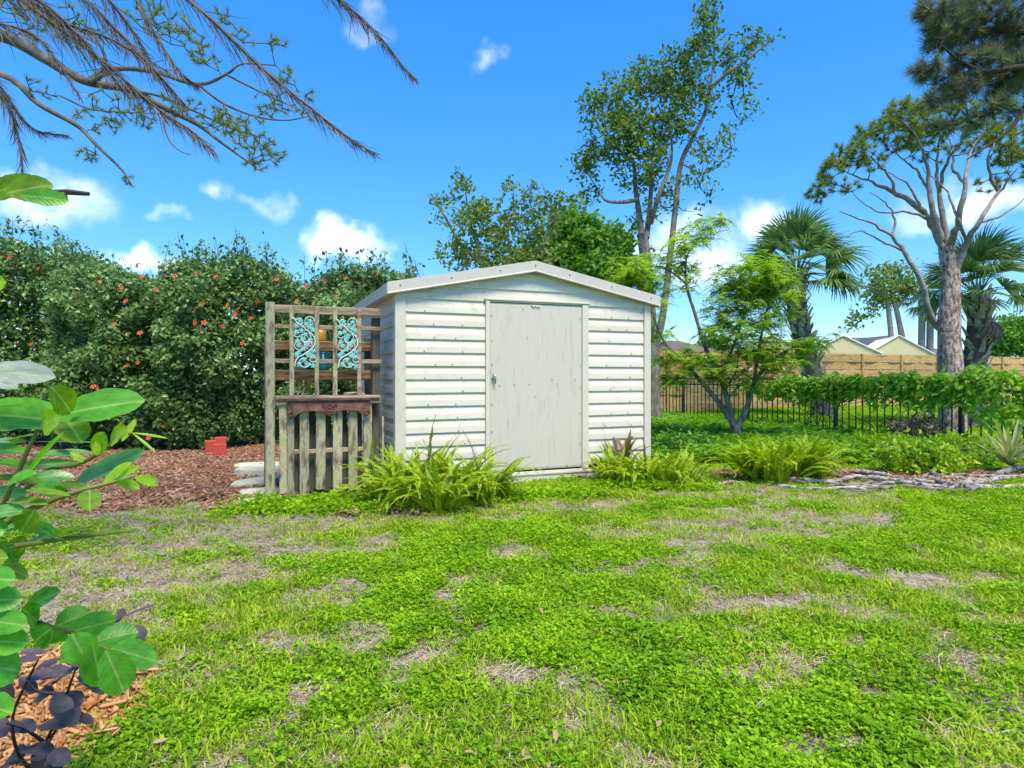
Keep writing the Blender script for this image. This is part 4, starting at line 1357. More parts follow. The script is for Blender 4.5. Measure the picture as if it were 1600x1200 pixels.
def wood_mesh(limbs, radii, n=8):
    parts = []
    for l, (a, b) in zip(limbs, radii):
        rad = np.linspace(a, b, len(l)) * (1 + rng.normal(0, .022, len(l)))
        V, Fs = tube(l, rad, n, False)
        parts.append((V, np.array(Fs)))
    return join(parts)


def each_limb(limbs, radii, n, mat, t):
    for l, r_ in zip(limbs, radii): obj('limb', *wood_mesh([l], [r_], n), mat, t, True)


def ground_z(p): return float(hz(np.array([p[0]]), np.array([p[1]]))[0])


# ------------------------------------------------------------------ flowering hedge
HTOP = [(-420, 365), (-360, 350), (-280, 372), (-220, 352), (-160, 340), (0, 350), (50, 352), (90, 378), (130, 392), (180, 402), (215, 425), (240, 425), (270, 398), (300, 384), (335, 388), (370, 372), (400, 388), (430, 408), (455, 420), (480, 405), (530, 392), (570, 398), (605, 402), (650, 410)]
hx = np.array([a for a, b in HTOP]); hyt = np.array([b for a, b in HTOP])
hedge = thing('flowering_hedge', 'tall dark green hedge dotted with red-orange flowers', 'hedge', (-5.5, 11.0, 0))
HF = 10.35


def hedge_front(x_): return HF + .35 * np.sin(x_ * 1.3) + .2 * np.sin(x_ * 3.1 + 1) + (fbm(x_ + 20, x_ * 0 + 5, 1.7) - .5) * .5


n = 122000
px = rng.uniform(-420, 648, n)
ztop = CAMZ + (HOR - np.interp(px, hx, hyt) - 12 - 16 * fbm(px * .05, px * 0 + 3, 1.0)) / F * 10.8
fz = rng.random(n) ** .85
zz = .06 + (ztop - .06) * fz
depth = np.where(rng.random(n) < .82, rng.exponential(.26, n), rng.uniform(.5, 1.3, n))
YY = 10.8 + 0 * px
X0 = (px - 800) / F * 10.8
fr = hedge_front(X0) + .52 * (fbm(X0 * 1.0, zz, 2.2) - .5) * 2.4 + .55 * sstep(.75, 1.05, fz) + .25 * sstep(.2, 0, fz)
yv = fr + depth
pos = np.stack([X0, yv, zz], 1)
pos += rng.normal(0, .03, pos.shape)
D = rdir(n); D[:, 1] -= .35; D[:, 2] -= .1
N = rng.normal(0, .55, (n, 3)) + [0, -.55, .75]
L_ = .078 * (.6 + .8 * rng.random(n)) * (1 + .9 * (depth > .55))
Hv = [scatter(T_DIAMOND, pos, D, N, L_, L_ * .62)]
# loose shoots above the top
shoots = []
tops = [(12, 345), (35, 330), (50, 352), (70, 345), (95, 360), (130, 378), (150, 385), (205, 408), (265, 375), (277, 362), (285, 372), (318, 375), (335, 366), (345, 378), (367, 352), (375, 362), (383, 370), (405, 378), (415, 374), (425, 385), (475, 395), (510, 385), (535, 380), (575, 378), (585, 390), (632, 378), (634, 392), (645, 400), (600, 390), (560, 388), (490, 398), (310, 380), (440, 400), (20, 338), (60, 348), (110, 372), (-40, 330), (-80, 335), (652, 415), (690, 442), (665, 432)]
tops += [(q_, float(np.interp(q_, hx, hyt)) - 2 + rng.normal(0, 7)) for q_ in rng.uniform(-410, 645, 58)]
for (tx, ty) in tops:
    a = P(tx + rng.normal(0, 10), ty + 95 + rng.random() * 30, 11.0); b = P(tx, ty, 10.9 + rng.normal(0, .2))
    mid = (a + b) / 2 + rng.normal(0, .13, 3)
    l = smooth_line([a, mid, b], 4)
    shoots.append((l, .007, .003))
    m = 46
    t = rng.random(m) ** .8
    pp = np.array([l[int(q * (len(l) - 1))] for q in t]) + rng.normal(0, .055, (m, 3))
    Ls = .082 * (.6 + .7 * rng.random(m))
    Hv.append(scatter(T_DIAMOND, pp, rdir(m, .5), rng.normal(0, .6, (m, 3)) + [0, -.3, .8], Ls, Ls * .6))
fo = obj('foliage', *join(Hv), M['hedge'], hedge)
stems = []
for i in range(110):
    x0 = rng.uniform(-13.0, -1.7); y0 = hedge_front(np.array([x0]))[0] + .35 + rng.random() * .9
    h = rng.uniform(1.6, 2.9)
    stems.append((smooth_line([(x0, y0, -.02), (x0 + rng.normal(0, .12), y0 + rng.normal(0, .1), h * .45), (x0 + rng.normal(0, .3), y0 + rng.normal(0, .2), h)], 4), .022, .006))
obj('stems', *twig_mesh(stems + shoots), M['barkdark'], hedge)
FLW = [(375, 288), (472, 362), (430, 447), (525, 482), (118, 523), (655, 268), (643, 310), (532, 270), (583, 318), (758, 372), (853, 378), (880, 410), (940, 425), (945, 465), (835, 457), (908, 520), (955, 537), (765, 443), (748, 470), (470, 607), (516, 592), (225, 675), (350, 683), (448, 826), (557, 873), (65, 230), (38, 195), (740, 258), (810, 270), (730, 390), (965, 365), (895, 390), (615, 830), (365, 690)]
FLW = [(a / 2.4, 320 + b / 2.4) for a, b in FLW] + [(432, 437), (443, 430), (464, 470), (492, 465), (525, 463), (540, 435), (562, 443), (478, 448), (508, 440), (470, 487), (590, 428), (232, 685), (120, 470), (60, 420), (190, 450), (260, 432), (305, 505)]
Vf = []; Ff = []
for k in range(5):
    a = 1.2566 * k
    b0 = len(Vf)
    for (r, s_, z) in ((.006, 0, 0), (.032, .020, .014), (.055, .012, .010), (.058, -.012, .010), (.034, -.020, .014)):
        Vf.append((r * math.cos(a) - s_ * math.sin(a), r * math.sin(a) + s_ * math.cos(a), z))
    Ff.append((b0, b0 + 1, b0 + 2, b0 + 3, b0 + 4))
fm = mesh('flower', Vf, Ff, M['petal'])
for (fx, fy) in FLW:
    X_ = (fx - 800) / F * 10.3
    Yf = float(hedge_front(np.array([X_]))[0]) - .12
    c = P(fx, fy, Yf)
    dirn = Vector((rng.normal(0, .5), -1, .45 + rng.normal(0, .3))).to_track_quat('Z', 'Y').to_matrix().to_4x4()
    s_ = rng.uniform(.42, .85)
    link('flower', fm, hedge, Matrix.Translation(Vector(c)) @ dirn @ Matrix.Scale(s_, 4))

# ------------------------------------------------------------------ tall sparse tree behind the shed
Y = 16.0
T1 = [poly_px([(1021, 662), (1020, 560), (1013, 470), (1008, 400), (1003, 365)], Y),
      poly_px([(1003, 368), (998, 330), (993, 295), (990, 255), (978, 215), (970, 165)], Y, .3),
      poly_px([(996, 312), (970, 316), (946, 313), (935, 295)], Y, .2),
      poly_px([(1010, 372), (1015, 330), (1018, 280), (1022, 208), (1018, 150)], Y, .3),
      poly_px([(1016, 350), (1030, 305), (1044, 268), (1050, 236), (1045, 180)], Y, .3),
      poly_px([(1021, 560), (1036, 490), (1046, 410), (1056, 320), (1064, 256), (1084, 212), (1100, 180), (1109, 140), (1116, 80), (1114, 20)], Y, .1),
      poly_px([(1108, 140), (1135, 115), (1164, 96), (1190, 75), (1208, 60)], Y, .2),
      poly_px([(992, 256), (960, 228), (940, 204), (918, 158)], Y, .2),
      poly_px([(1104, 160), (1080, 120), (1068, 80)], Y, .2),
      poly_px([(1066, 256), (1095, 270), (1120, 262)], Y, .2)]
rad = [(.19, .13), (.09, .02), (.06, .018), (.08, .02), (.07, .018), (.10, .015), (.05, .012), (.05, .012), (.04, .012), (.025, .008)]
t1 = thing('tall_tree', 'tall sparse broad-leaved tree with several upright limbs behind the shed', 'tree', (*T1[0][0][:2], 0))
obj('trunk', *wood_mesh(T1[:1], rad[:1], 12), M['bark'], t1, True)
each_limb(T1[1:], rad[1:], 8, M['bark'], t1)
BL = [(925, 165, 22, 24), (965, 155, 40, 30), (1020, 130, 35, 35), (1070, 105, 38, 40), (1105, 50, 25, 42), (1110, 15, 16, 18), (1150, 85, 30, 24, .8), (1190, 65, 24, 14, .8), (1150, 125, 30, 30, .45),
      (1165, 172, 25, 14, .5), (1115, 225, 30, 40, .5), (1085, 290, 30, 40, .3), (960, 215, 48, 38), (920, 255, 26, 30), (1000, 255, 48, 42), (1050, 185, 42, 45), (1085, 150, 35, 35), (990, 200, 40, 40), (1010, 350, 25, 40, .35), (925, 295, 25, 20, .5), (1040, 300, 25, 35, .4), (1000, 115, 20, 25, .7)]
tw = grow(T1, blob_pts(BL, Y, 1.1, 30), .024, .006)
obj('twigs', *twig_mesh(tw), M['barkdark'], t1)
obj('crown', *sprigs(tw, 15, .10, .125, .55), M['oak'], t1)

# ------------------------------------------------------------------ loose sprig tree and dense tree behind the shed roof
Y = 12.6
T2 = [poly_px([(800, 690), (800, 560), (795, 470)], Y), poly_px([(796, 490), (760, 420), (735, 350), (724, 268)], Y, .1), poly_px([(796, 480), (800, 410), (795, 350), (832, 285)], Y, .1), poly_px([(798, 480), (840, 400), (868, 340), (880, 300)], Y, .1), poly_px([(770, 430), (720, 380), (690, 330), (668, 303)], Y, .1)]
t2 = thing('loose_tree', 'loose bushy tree with stray upright sprigs behind the shed roof', 'tree', (*T2[0][0][:2], 0))
obj('trunk', *wood_mesh(T2[:1], [(.10, .07)], 10), M['bark'], t2, True)
each_limb(T2[1:], [(.05, .008)] * 4, 6, M['bark'], t2)
BL = [(724, 285, 16, 26, .9), (690, 310, 24, 12, .9), (740, 345, 40, 30), (790, 345, 32, 26), (760, 390, 55, 35), (835, 310, 30, 20, .7), (840, 350, 40, 30), (872, 318, 16, 22, .7), (715, 400, 35, 30, .8), (820, 400, 60, 40), (745, 320, 22, 20), (690, 345, 14, 10, .8), (800, 300, 22, 20, .5), (905, 320, 18, 12, .5)]
tw = grow(T2, blob_pts(BL, Y, .8, 42), .012, .004)
obj('twigs', *twig_mesh(tw), M['barkdark'], t2)
obj('crown', *sprigs(tw, 9, .06, .105, .55), M['sprig'], t2)
Y = 14.0
T3 = [poly_px([(925, 675), (925, 560), (920, 480)], Y), poly_px([(921, 500), (900, 430), (885, 380)], Y, .1), poly_px([(921, 500), (935, 430), (955, 385)], Y, .1)]
t3 = thing('dense_tree', 'rounded dense green tree behind the right half of the shed roof', 'tree', (*T3[0][0][:2], 0))
obj('trunk', *wood_mesh(T3[:1], [(.12, .08)], 10), M['bark'], t3, True)
each_limb(T3[1:], [(.06, .012)] * 2, 6, M['bark'], t3)
BL = [(888, 365, 38, 34), (930, 380, 35, 30), (960, 385, 26, 26), (930, 425, 60, 30), (865, 410, 52, 34), (905, 400, 50, 30), (975, 420, 30, 22, .7)]
tw = grow(T3, blob_pts(BL, Y, 1.0, 55), .014, .005)
obj('twigs', *twig_mesh(tw), M['barkdark'], t3)
obj('crown', *sprigs(tw, 30, .10, .12, .6), M['dense'], t3)

# ------------------------------------------------------------------ young feathery tree
Y = 11.2
T4 = [poly_px([(1156, 702), (1152, 680), (1146, 662)], Y), poly_px([(1147, 665), (1122, 628), (1090, 590), (1065, 560), (1038, 535), (1015, 480)], Y, .12), poly_px([(1146, 664), (1136, 622), (1128, 590), (1140, 556), (1160, 500), (1172, 440)], Y, .1),
      poly_px([(1149, 672), (1166, 640), (1178, 600), (1198, 572), (1228, 548), (1265, 535)], Y, .1), poly_px([(1129, 594), (1104, 547), (1086, 490), (1072, 440), (1077, 392), (1120, 345)], Y, .1), poly_px([(1178, 602), (1184, 555), (1200, 480), (1225, 425)], Y, .1), poly_px([(1074, 445), (1040, 420), (1000, 415)], Y, .1), poly_px([(1133, 610), (1150, 580), (1155, 540)], Y, .1)]
t4 = thing('feathery_tree', 'young tree with light green feathery leaves in front of the black fence', 'tree', (*T4[0][0][:2], 0))
obj('trunk', *wood_mesh(T4[:1], [(.085, .07)], 10), M['bark'], t4, True)
each_limb(T4[1:], [(.055, .012), (.06, .008), (.06, .008), (.045, .006), (.035, .008), (.02, .006), (.02, .006)], 7, M['bark'], t4)
BL = [(990, 425, 36, 18), (1055, 400, 40, 24, .8), (1088, 365, 30, 18, .7), (1118, 345, 20, 10, .8), (1018, 465, 24, 26, .7), (1160, 430, 45, 28), (1190, 470, 50, 40), (1135, 480, 30, 30), (1215, 430, 28, 24), (1155, 522, 60, 20), (1080, 558, 42, 12), (1130, 575, 60, 18, .9),
      (1215, 565, 45, 16), (1262, 540, 30, 12), (1055, 590, 24, 14), (1190, 546, 60, 14), (1030, 520, 18, 20, .6), (1035, 560, 20, 14, .7), (1000, 440, 30, 16), (1290, 530, 22, 8, .7), (1170, 600, 35, 12, .6), (1060, 440, 30, 20, .4)]
BL = [(b_[0], b_[1], b_[2] * 1.08, b_[3] * 1.3, (b_[4] if len(b_) > 4 else 1.0)) for b_ in BL]
pts = blob_pts(BL, Y, 1.0, 46)
tw = grow(T4, pts, .010, .003)
obj('twigs', *twig_mesh(tw), M['barkdark'], t4)
# pinnate leaves: rows of little leaflets along each drooping stalk
parts = []
for line, _, _ in tw:
    for q in range(5):
        a = rng.random() * 6.283
        d = np.array([math.cos(a), math.sin(a), rng.normal(-.05, .45)]); d = d / np.linalg.norm(d)
        ln = rng.uniform(.16, .30)
        m = 11
        t = np.linspace(.1, 1, m)
        base = line[2] + d * (t * ln)[:, None] + np.outer(t * t, [0, 0, -.08]) + rng.normal(0, .02, 3)
        sd = np.cross(d, [0, 0, 1.0]); sd /= np.linalg.norm(sd)
        for sg in (-1, 1):
            l_ = .058 * (1.1 - .5 * t) * rng.uniform(.8, 1.2)
            parts.append(scatter(T_DIAMOND, base, np.tile(sd * sg + d * .45, (m, 1)), np.tile([rng.normal(0, .2), rng.normal(0, .2), 1.0], (m, 1)), l_, l_ * .46))
obj('crown', *join(parts), M['feather'], t4)


# ------------------------------------------------------------------ pines
def pine(name, label, Y, limbs, rad, blobs, depth, per, k, nl, nw, mat, barkm, limbm, sag=.0, ntrunk=1, r0=.02):
    t = thing(name, label, 'tree', (*limbs[0][0][:2], 0))
    obj('trunk', *wood_mesh(limbs[:ntrunk], rad[:ntrunk], 12), M[barkm], t, True)
    each_limb(limbs[ntrunk:], rad[ntrunk:], 7, M[limbm], t)
    tw = grow(limbs[ntrunk:], blob_pts(blobs, Y, depth, per), r0, .004, sag)
    obj('twigs', *twig_mesh(tw), M['barkdark'], t)
    obj('needles', *needles(tw, k, nl, nw), M[mat], t)
    return t


Y = 13.0
PL = [poly_px([(1489, 690), (1487, 600), (1483, 520), (1485, 430), (1478, 385)], Y),
      poly_px([(1484, 515), (1463, 508), (1448, 478), (1440, 440), (1410, 390), (1390, 365), (1350, 345), (1312, 330)], Y, .1),
      poly_px([(1394, 368), (1398, 342), (1384, 318), (1360, 300)], Y, .1),
      poly_px([(1479, 395), (1456, 350), (1430, 320), (1395, 300), (1362, 285), (1325, 270)], Y, .2),
      poly_px([(1470, 375), (1456, 320), (1450, 270), (1432, 215), (1400, 180)], Y, .2),
      poly_px([(1481, 385), (1470, 320), (1464, 265), (1470, 200)], Y, .25),
      poly_px([(1484, 385), (1499, 342), (1508, 290), (1516, 240), (1540, 200)], Y, .25),
      poly_px([(1487, 432), (1508, 385), (1530, 347), (1560, 300), (1592, 262)], Y, .25),
      poly_px([(1512, 378), (1500, 350), (1480, 300), (1440, 262)], Y, .25),
      poly_px([(1450, 340), (1410, 330), (1370, 330), (1330, 300)], Y, .2),
      poly_px([(1452, 300), (1435, 270), (1412, 250), (1390, 225)], Y, .2), poly_px([(1467, 300), (1480, 255), (1500, 225), (1510, 190)], Y, .25), poly_px([(1400, 302), (1385, 270), (1365, 250), (1345, 235)], Y, .2),
      poly_px([(1508, 290), (1490, 260), (1485, 220), (1460, 190)], Y, .25), poly_px([(1560, 300), (1545, 265), (1550, 230), (1570, 205)], Y, .25), poly_px([(1438, 325), (1420, 290), (1400, 275), (1372, 262)], Y, .2), poly_px([(1410, 392), (1370, 372), (1345, 362), (1318, 372)], Y, .1),
      poly_px([(1530, 347), (1570, 335), (1610, 300)], Y, .2)]
for l_ in PL[1:]: l_[1:] += rng.normal(0, .012, l_[1:].shape)
PR = [(.27, .145), (.085, .010), (.03, .007), (.095, .010), (.07, .008), (.075, .008), (.075, .008), (.085, .010), (.042, .007), (.03, .006), (.035, .006), (.04, .006), (.035, .006), (.035, .006), (.04, .006), (.03, .006), (.025, .005), (.03, .006)]
PB = [(1282, 298, 18, 18), (1300, 270, 26, 22), (1332, 238, 30, 22), (1368, 208, 32, 20), (1405, 180, 34, 22), (1448, 175, 40, 30), (1430, 212, 40, 20), (1490, 190, 40, 28), (1540, 215, 40, 28), (1585, 240, 30, 26), (1350, 258, 30, 14, .7), (1322, 295, 24, 10, .6),
      (1400, 225, 30, 16, .7), (1560, 285, 34, 10, .6), (1620, 215, 40, 40, .8), (1650, 260, 40, 30, .8), (1470, 235, 40, 14, .5)]
pine('pine_tree', 'spreading pine with thick pale trunk and dome of needles behind the vine', Y, PL, PR, PB, 1.8, 70, 70, .15, .009, 'needle', 'barkpine', 'barkpale', r0=.03)
Y = 9.0
PL = [poly_px([(1790, 720), (1780, 400), (1770, 100), (1760, -200), (1750, -500)], Y),
      poly_px([(1772, 160), (1680, 120), (1600, 105), (1545, 112), (1500, 95), (1470, 70)], Y, .15),
      poly_px([(1768, 60), (1690, 40), (1600, 50), (1520, 40), (1460, 15)], Y, .15),
      poly_px([(1775, 220), (1690, 160), (1610, 165), (1575, 205), (1510, 250)], Y, .15),
      poly_px([(1765, -60), (1690, -50), (1600, -30), (1520, -40)], Y, .2)]
PR = [(.28, .12), (.07, .01), (.07, .01), (.06, .008), (.07, .01)]
PB = [(1452, 18, 18, 26), (1478, 55, 30, 28), (1452, 108, 24, 18), (1500, 30, 38, 36), (1560, 40, 42, 40), (1520, 108, 48, 28), (1582, 120, 34, 36), (1490, 145, 36, 16), (1560, 172, 38, 20, .8), (1620, 80, 40, 60, .8), (1680, 60, 50, 80, .6), (1560, -40, 70, 40, .6), (1660, -60, 70, 60, .6), (1500, 190, 30, 12, .5)]
pine('near_pine', 'pine reaching in from the right edge with dull shaggy needles above', Y, PL, PR, PB, 1.1, 44, 90, .20, .008, 'needlegrey', 'barkpine', 'barkdark', sag=.05)
Y = 5.2
PL = [poly_px([(-420, 820), (-400, 400), (-380, 100), (-360, -300), (-340, -700)], Y),
      poly_px([(-385, 60), (-150, 25), (0, 55), (65, 88), (130, 125), (200, 140), (265, 172), (310, 195), (345, 222), (400, 262)], Y, .02),
      poly_px([(140, 128), (180, 108), (240, 112), (310, 132), (355, 115), (378, 100), (430, 102)], Y, .05),
      poly_px([(310, 132), (350, 162), (400, 182), (445, 188), (482, 182)], Y, .05),
      poly_px([(-390, 150), (-150, 90), (0, 115), (60, 162), (120, 196), (150, 226), (190, 265), (208, 292)], Y, .03),
      poly_px([(200, 140), (250, 150), (300, 172), (360, 200), (410, 215)], Y, .05),
      poly_px([(355, 117), (420, 150), (470, 172)], Y, .05),
      poly_px([(140, 125), (165, 100), (150, 60), (120, 30)], Y, .05),
      poly_px([(250, 172), (262, 215), (280, 235), (298, 242)], Y, .05),
      poly_px([(95, 150), (140, 170), (190, 175), (250, 178)], Y, .05)]
PR = [(.30, .14), (.062, .006), (.026, .005), (.012, .004), (.034, .005), (.014, .004), (.010, .004), (.02, .005), (.008, .003), (.008, .003)]
PB = [(432, 62, 16, 12), (480, 150, 12, 12), (474, 182, 14, 10), (425, 165, 36, 14, .9), (380, 200, 40, 18), (408, 235, 40, 18), (345, 190, 36, 18, .8), (200, 172, 60, 18, .8), (150, 190, 30, 18, .7), (140, 242, 18, 14, .8), (204, 284, 9, 9), (280, 165, 36, 16, .7), (320, 95, 20, 24, .8), (255, 32, 50, 22, .7), (350, 22, 16, 12), (395, 260, 20, 12), (110, 40, 40, 25, .6), (300, 60, 30, 20, .6), (60, 140, 20, 16, .6), (450, 130, 20, 20, .7), (380, 60, 14, 20, .6), (40, 20, 40, 20, .8)]
pine('overhanging_pine', 'pine limb with small needle tufts hanging in from the upper left', Y, PL, PR, PB, .45, 62, 34, .062, .0036, 'needle', 'barkpine', 'limbgrey', r0=.008)


# ------------------------------------------------------------------ sabal palms
def fan_mesh(name, seed, mat, R0=.95, nseg=27, droop=.55, spread=2.8):
    """petiole along +x, then a folded fan of narrow segments with drooping tips"""
    g = np.random.default_rng(seed)
    V = []; Fs = []
    c = np.array([0.0, 0, 0])
    for i in range(nseg):
        a = (i / (nseg - 1) - .5) * spread + g.normal(0, .02)
        r = R0 * (.72 + .28 * math.cos(a * .7)) * g.uniform(.85, 1.08)
        w = .019 * R0 * 1.2
        d = np.array([math.cos(a), math.sin(a), 0]); s_ = np.array([-d[1], d[0], 0])
        k = len(V)
        dz = droop * g.uniform(.5, 1.3)
        fold = .30 * abs(math.sin(a))
        for (t, ww, z) in ((.05, .5, 0), (.5, 1.25, .02), (.78, .9, -.10 * dz), (1.0, .06, -.34 * dz)):
            p = c + d * r * t + [0, 0, (z - fold * t * t * .5) * R0]
            V += [p - s_ * w * ww, p + s_ * w * ww]
        for j in range(3): Fs.append((k + 2 * j, k + 2 * j + 1, k + 2 * j + 3, k + 2 * j + 2))
    # petiole behind the fan
    Vp, Fp = tube([(-1.0 * R0, 0, -.10 * R0), (-.5 * R0, 0, .02), (.12 * R0, 0, .0)], [.022, .015, .008], 5, False)
    n0 = len(V)
    V += Vp.tolist(); Fs += [tuple(i + n0 for i in f) for f in Fp]
    return mesh(name, V, Fs, mat)


FANS = [fan_mesh('frond', 200 + i, M['palm'], droop=.4 + .25 * i) for i in range(4)]
FAND = [fan_mesh('dead_frond', 220 + i, M['palmdead'], nseg=20, droop=1.2, spread=1.8) for i in range(2)]


def palm(label, line, r, top, Rf, n, Y, seed, dead=5, extra=()):
    g = np.random.default_rng(seed)
    t = thing('palm_tree', label, 'tree', (*line[0][:2], 0), group='fan palms behind the fence')
    rad = np.full(len(line), r) * np.linspace(1.08, .95, len(line))
    obj('trunk', *tube(line, rad * .85, 12), M['palmcore'], t, True)
    # boots: old leaf bases in crossing spirals
    parts = []
    Ltot = np.linalg.norm(np.diff(line, axis=0), axis=1).sum()
    m = int(Ltot / .055)
    for i in range(m):
        f_ = i / m * (len(line) - 1)
        j = int(f_); q = line[j] + (line[min(j + 1, len(line) - 1)] - line[j]) * (f_ - j)
        for s_ in range(2):
            a = i * 2.399 + s_ * math.pi + g.normal(0, .12)
            o_ = np.array([math.cos(a), math.sin(a), 0]); sd = np.array([-o_[1], o_[0], 0])
            b = q + o_ * r * .80
            w = .055 * g.uniform(.8, 1.2) * r / .2; l = .20 * g.uniform(.8, 1.25) * r / .2
            up = np.array([0, 0, 1.0])
            tilt = nrm(up * .85 + o_ * .42 + sd * g.normal(0, .25))
            V = [b - sd * w - up * .02, b + sd * w - up * .02, b + tilt * l * .6 - sd * w * .7, b + tilt * l * .6 + sd * w * .7, b + tilt * l + o_ * .015 - sd * w * .35, b + tilt * l + o_ * .015 + sd * w * .35, b + o_ * .03 + tilt * l * .45]
            parts.append((np.array(V), np.array([[0, 1, 6], [0, 6, 2], [1, 3, 6], [2, 6, 4], [6, 3, 5], [6, 5, 4]])))
    obj('boots', *join(parts), M['palmboot'], t)
    for i in range(n):
        a = i * 2.399 + g.normal(0, .2)
        el = 1.35 - 1.75 * (i / n) ** .9 + g.normal(0, .12)
        d = Vector((math.cos(a) * math.cos(el), math.sin(a) * math.cos(el), math.sin(el)))
        s_ = Rf * g.uniform(.85, 1.15)
        up = Vector((0, 0, 1)) if abs(el) < 1.2 else Vector((-math.cos(a), -math.sin(a), .2))
        side = up.cross(d).normalized(); nn = d.cross(side).normalized()
        side = side * 1.0
        roll = Matrix.Rotation(g.normal(0, .35), 4, 'X')
        Mx = Matrix(((d.x, side.x, nn.x, 0), (d.y, side.y, nn.y, 0), (d.z, side.z, nn.z, 0), (0, 0, 0, 1)))
        c = Vector(top) + d * s_ * 1.0
        link('frond', FANS[i % 4], t, Matrix.Translation(c) @ Mx @ roll @ Matrix.Scale(s_, 4))
    for i in range(dead):
        a = g.random() * 6.283; el = -.9 - .4 * g.random()
        d = Vector((math.cos(a) * math.cos(el), math.sin(a) * math.cos(el), math.sin(el)))
        side = Vector((0, 0, 1)).cross(d).normalized(); nn = d.cross(side).normalized()
        Mx = Matrix(((d.x, side.x, nn.x, 0), (d.y, side.y, nn.y, 0), (d.z, side.z, nn.z, 0), (0, 0, 0, 1)))
        s_ = Rf * .8
        link('dead_frond', FAND[i % 2], t, Matrix.Translation(Vector(top) - Vector((0, 0, .15)) + d * s_) @ Mx @ Matrix.Scale(s_, 4))
    return t


Y = 18.0
palm('fan palm with slanted rough trunk behind the young feathery tree', poly_px([(1290, 660), (1284, 630), (1268, 580), (1252, 520), (1244, 470), (1246, 430)], Y), .30, P(1246, 425, Y), .92, 42, Y, 41, 1)
Y = 14.4
palm('fan palm with criss-cross trunk standing right behind the pine trunk', poly_px([(1517, 690), (1520, 620), (1524, 560), (1530, 500), (1527, 462)], Y), .27, P(1526, 455, Y), .74, 34, Y, 43, 3)

# ------------------------------------------------------------------ far trees
Y = 40.0
FT = [poly_px([(1397, 620), (1394, 560), (1391, 510), (1385, 460)], Y), poly_px([(1420, 620), (1413, 550), (1402, 490), (1390, 450)], Y), poly_px([(1400, 480), (1425, 455), (1440, 440)], Y), poly_px([(1388, 470), (1360, 450), (1340, 445)], Y)]
t = thing('far_tree', 'small distant tree with twin trunks and flat loose crown left of the pine', 'tree', (*FT[0][0][:2], 0))
obj('trunk', *wood_mesh(FT[:2], [(.22, .12), (.24, .1)], 8), M['barkpale'], t, True)
each_limb(FT[2:], [(.1, .04)] * 2, 6, M['barkpale'], t)
BL = [(1390, 425, 40, 14), (1365, 450, 34, 10), (1420, 445, 30, 14), (1375, 472, 34, 10, .8), (1345, 490, 24, 7, .8), (1400, 460, 40, 12, .7), (1330, 505, 22, 6, .7)]
tw = grow(FT, blob_pts(BL, Y, 2.0, 60), .04, .015)
obj('twigs', *twig_mesh(tw), M['barkdark'], t)
obj('crown', *sprigs(tw, 14, .22, .28, .6), M['sprig'], t)
for (x_, lab_) in ((1440, 'bare distant palm trunk, left one of two beside the pine'), (1453, 'bare distant palm trunk, right one of two beside the pine')):
    ln = poly_px([(x_, 620), (x_, 540), (x_ + 1, 470)], 40.0)
    t = thing('far_palm', lab_, 'tree', (*ln[0][:2], 0), group='distant palms')
    obj('trunk', *tube(ln, [.2] * len(ln), 8), M['barkpale'], t, True)
    for i in range(12):
        a = i * 2.4; el = .9 - 1.3 * i / 12
        d = Vector((math.cos(a) * math.cos(el), math.sin(a) * math.cos(el), math.sin(el)))
        side = Vector((0, 0, 1)).cross(d).normalized(); nn = d.cross(side).normalized()
        Mx = Matrix(((d.x, side.x, nn.x, 0), (d.y, side.y, nn.y, 0), (d.z, side.z, nn.z, 0), (0, 0, 0, 1)))
        link('frond', FANS[i % 4], t, Matrix.Translation(Vector(ln[-1]) + d) @ Mx)
Y = 48.0
for (x_, y_, rx, ry, lab_) in ((1560, 525, 26, 20, 'round green distant tree above the right end of the board fence'), (1595, 522, 20, 24, 'distant green tree at the right edge above the board fence'), (1112, 540, 16, 12, 'small distant bush left of the feathery tree above the board fence')):
    c = P(x_, 600, Y); c[2] = 0
    t = thing('distant_tree', lab_, 'tree', c)
    tr = poly_px([(x_, 611), (x_ + 1, 575), (x_, y_)], Y)
    obj('trunk', *wood_mesh([tr], [(.25, .12)], 8), M['bark'], t, True)
    tw = grow([tr], blob_pts([(x_, y_, rx, ry), (x_ - rx * .5, y_ + ry * .5, rx * .8, ry * .6), (x_ + rx * .5, y_ + ry * .4, rx * .8, ry * .7)], Y, 2.0, 140), .05, .02)
    obj('crown', *sprigs(tw, 26, .3, .32, .65), M['dense'], t)

# ------------------------------------------------------------------ vine on the black fence
vine = thing('climbing_vine', 'bright green broad-leaved vine sprawling over the black fence', 'vine', (*fl(11.0)[:2], 0))


def vtop(Yv):  # height of the vine along the fence
    return np.interp(Yv, [7.5, 9.0, 10.0, 11.5, 12.5, 13.6, 14.9], [1.25, 1.30, 1.36, 1.27, 1.25, 1.22, 1.02]) + .045 * np.sin(Yv * 5.1) + .04 * np.sin(Yv * 13) - .03


def vbot(Yv):
    return np.interp(Yv, [7.5, 9.0, 9.8, 10.6, 11.5, 12.5, 13.6, 14.9], [.10, .20, .40, .66, .72, .76, .64, .86]) + .08 * np.sin(Yv * 7.3)


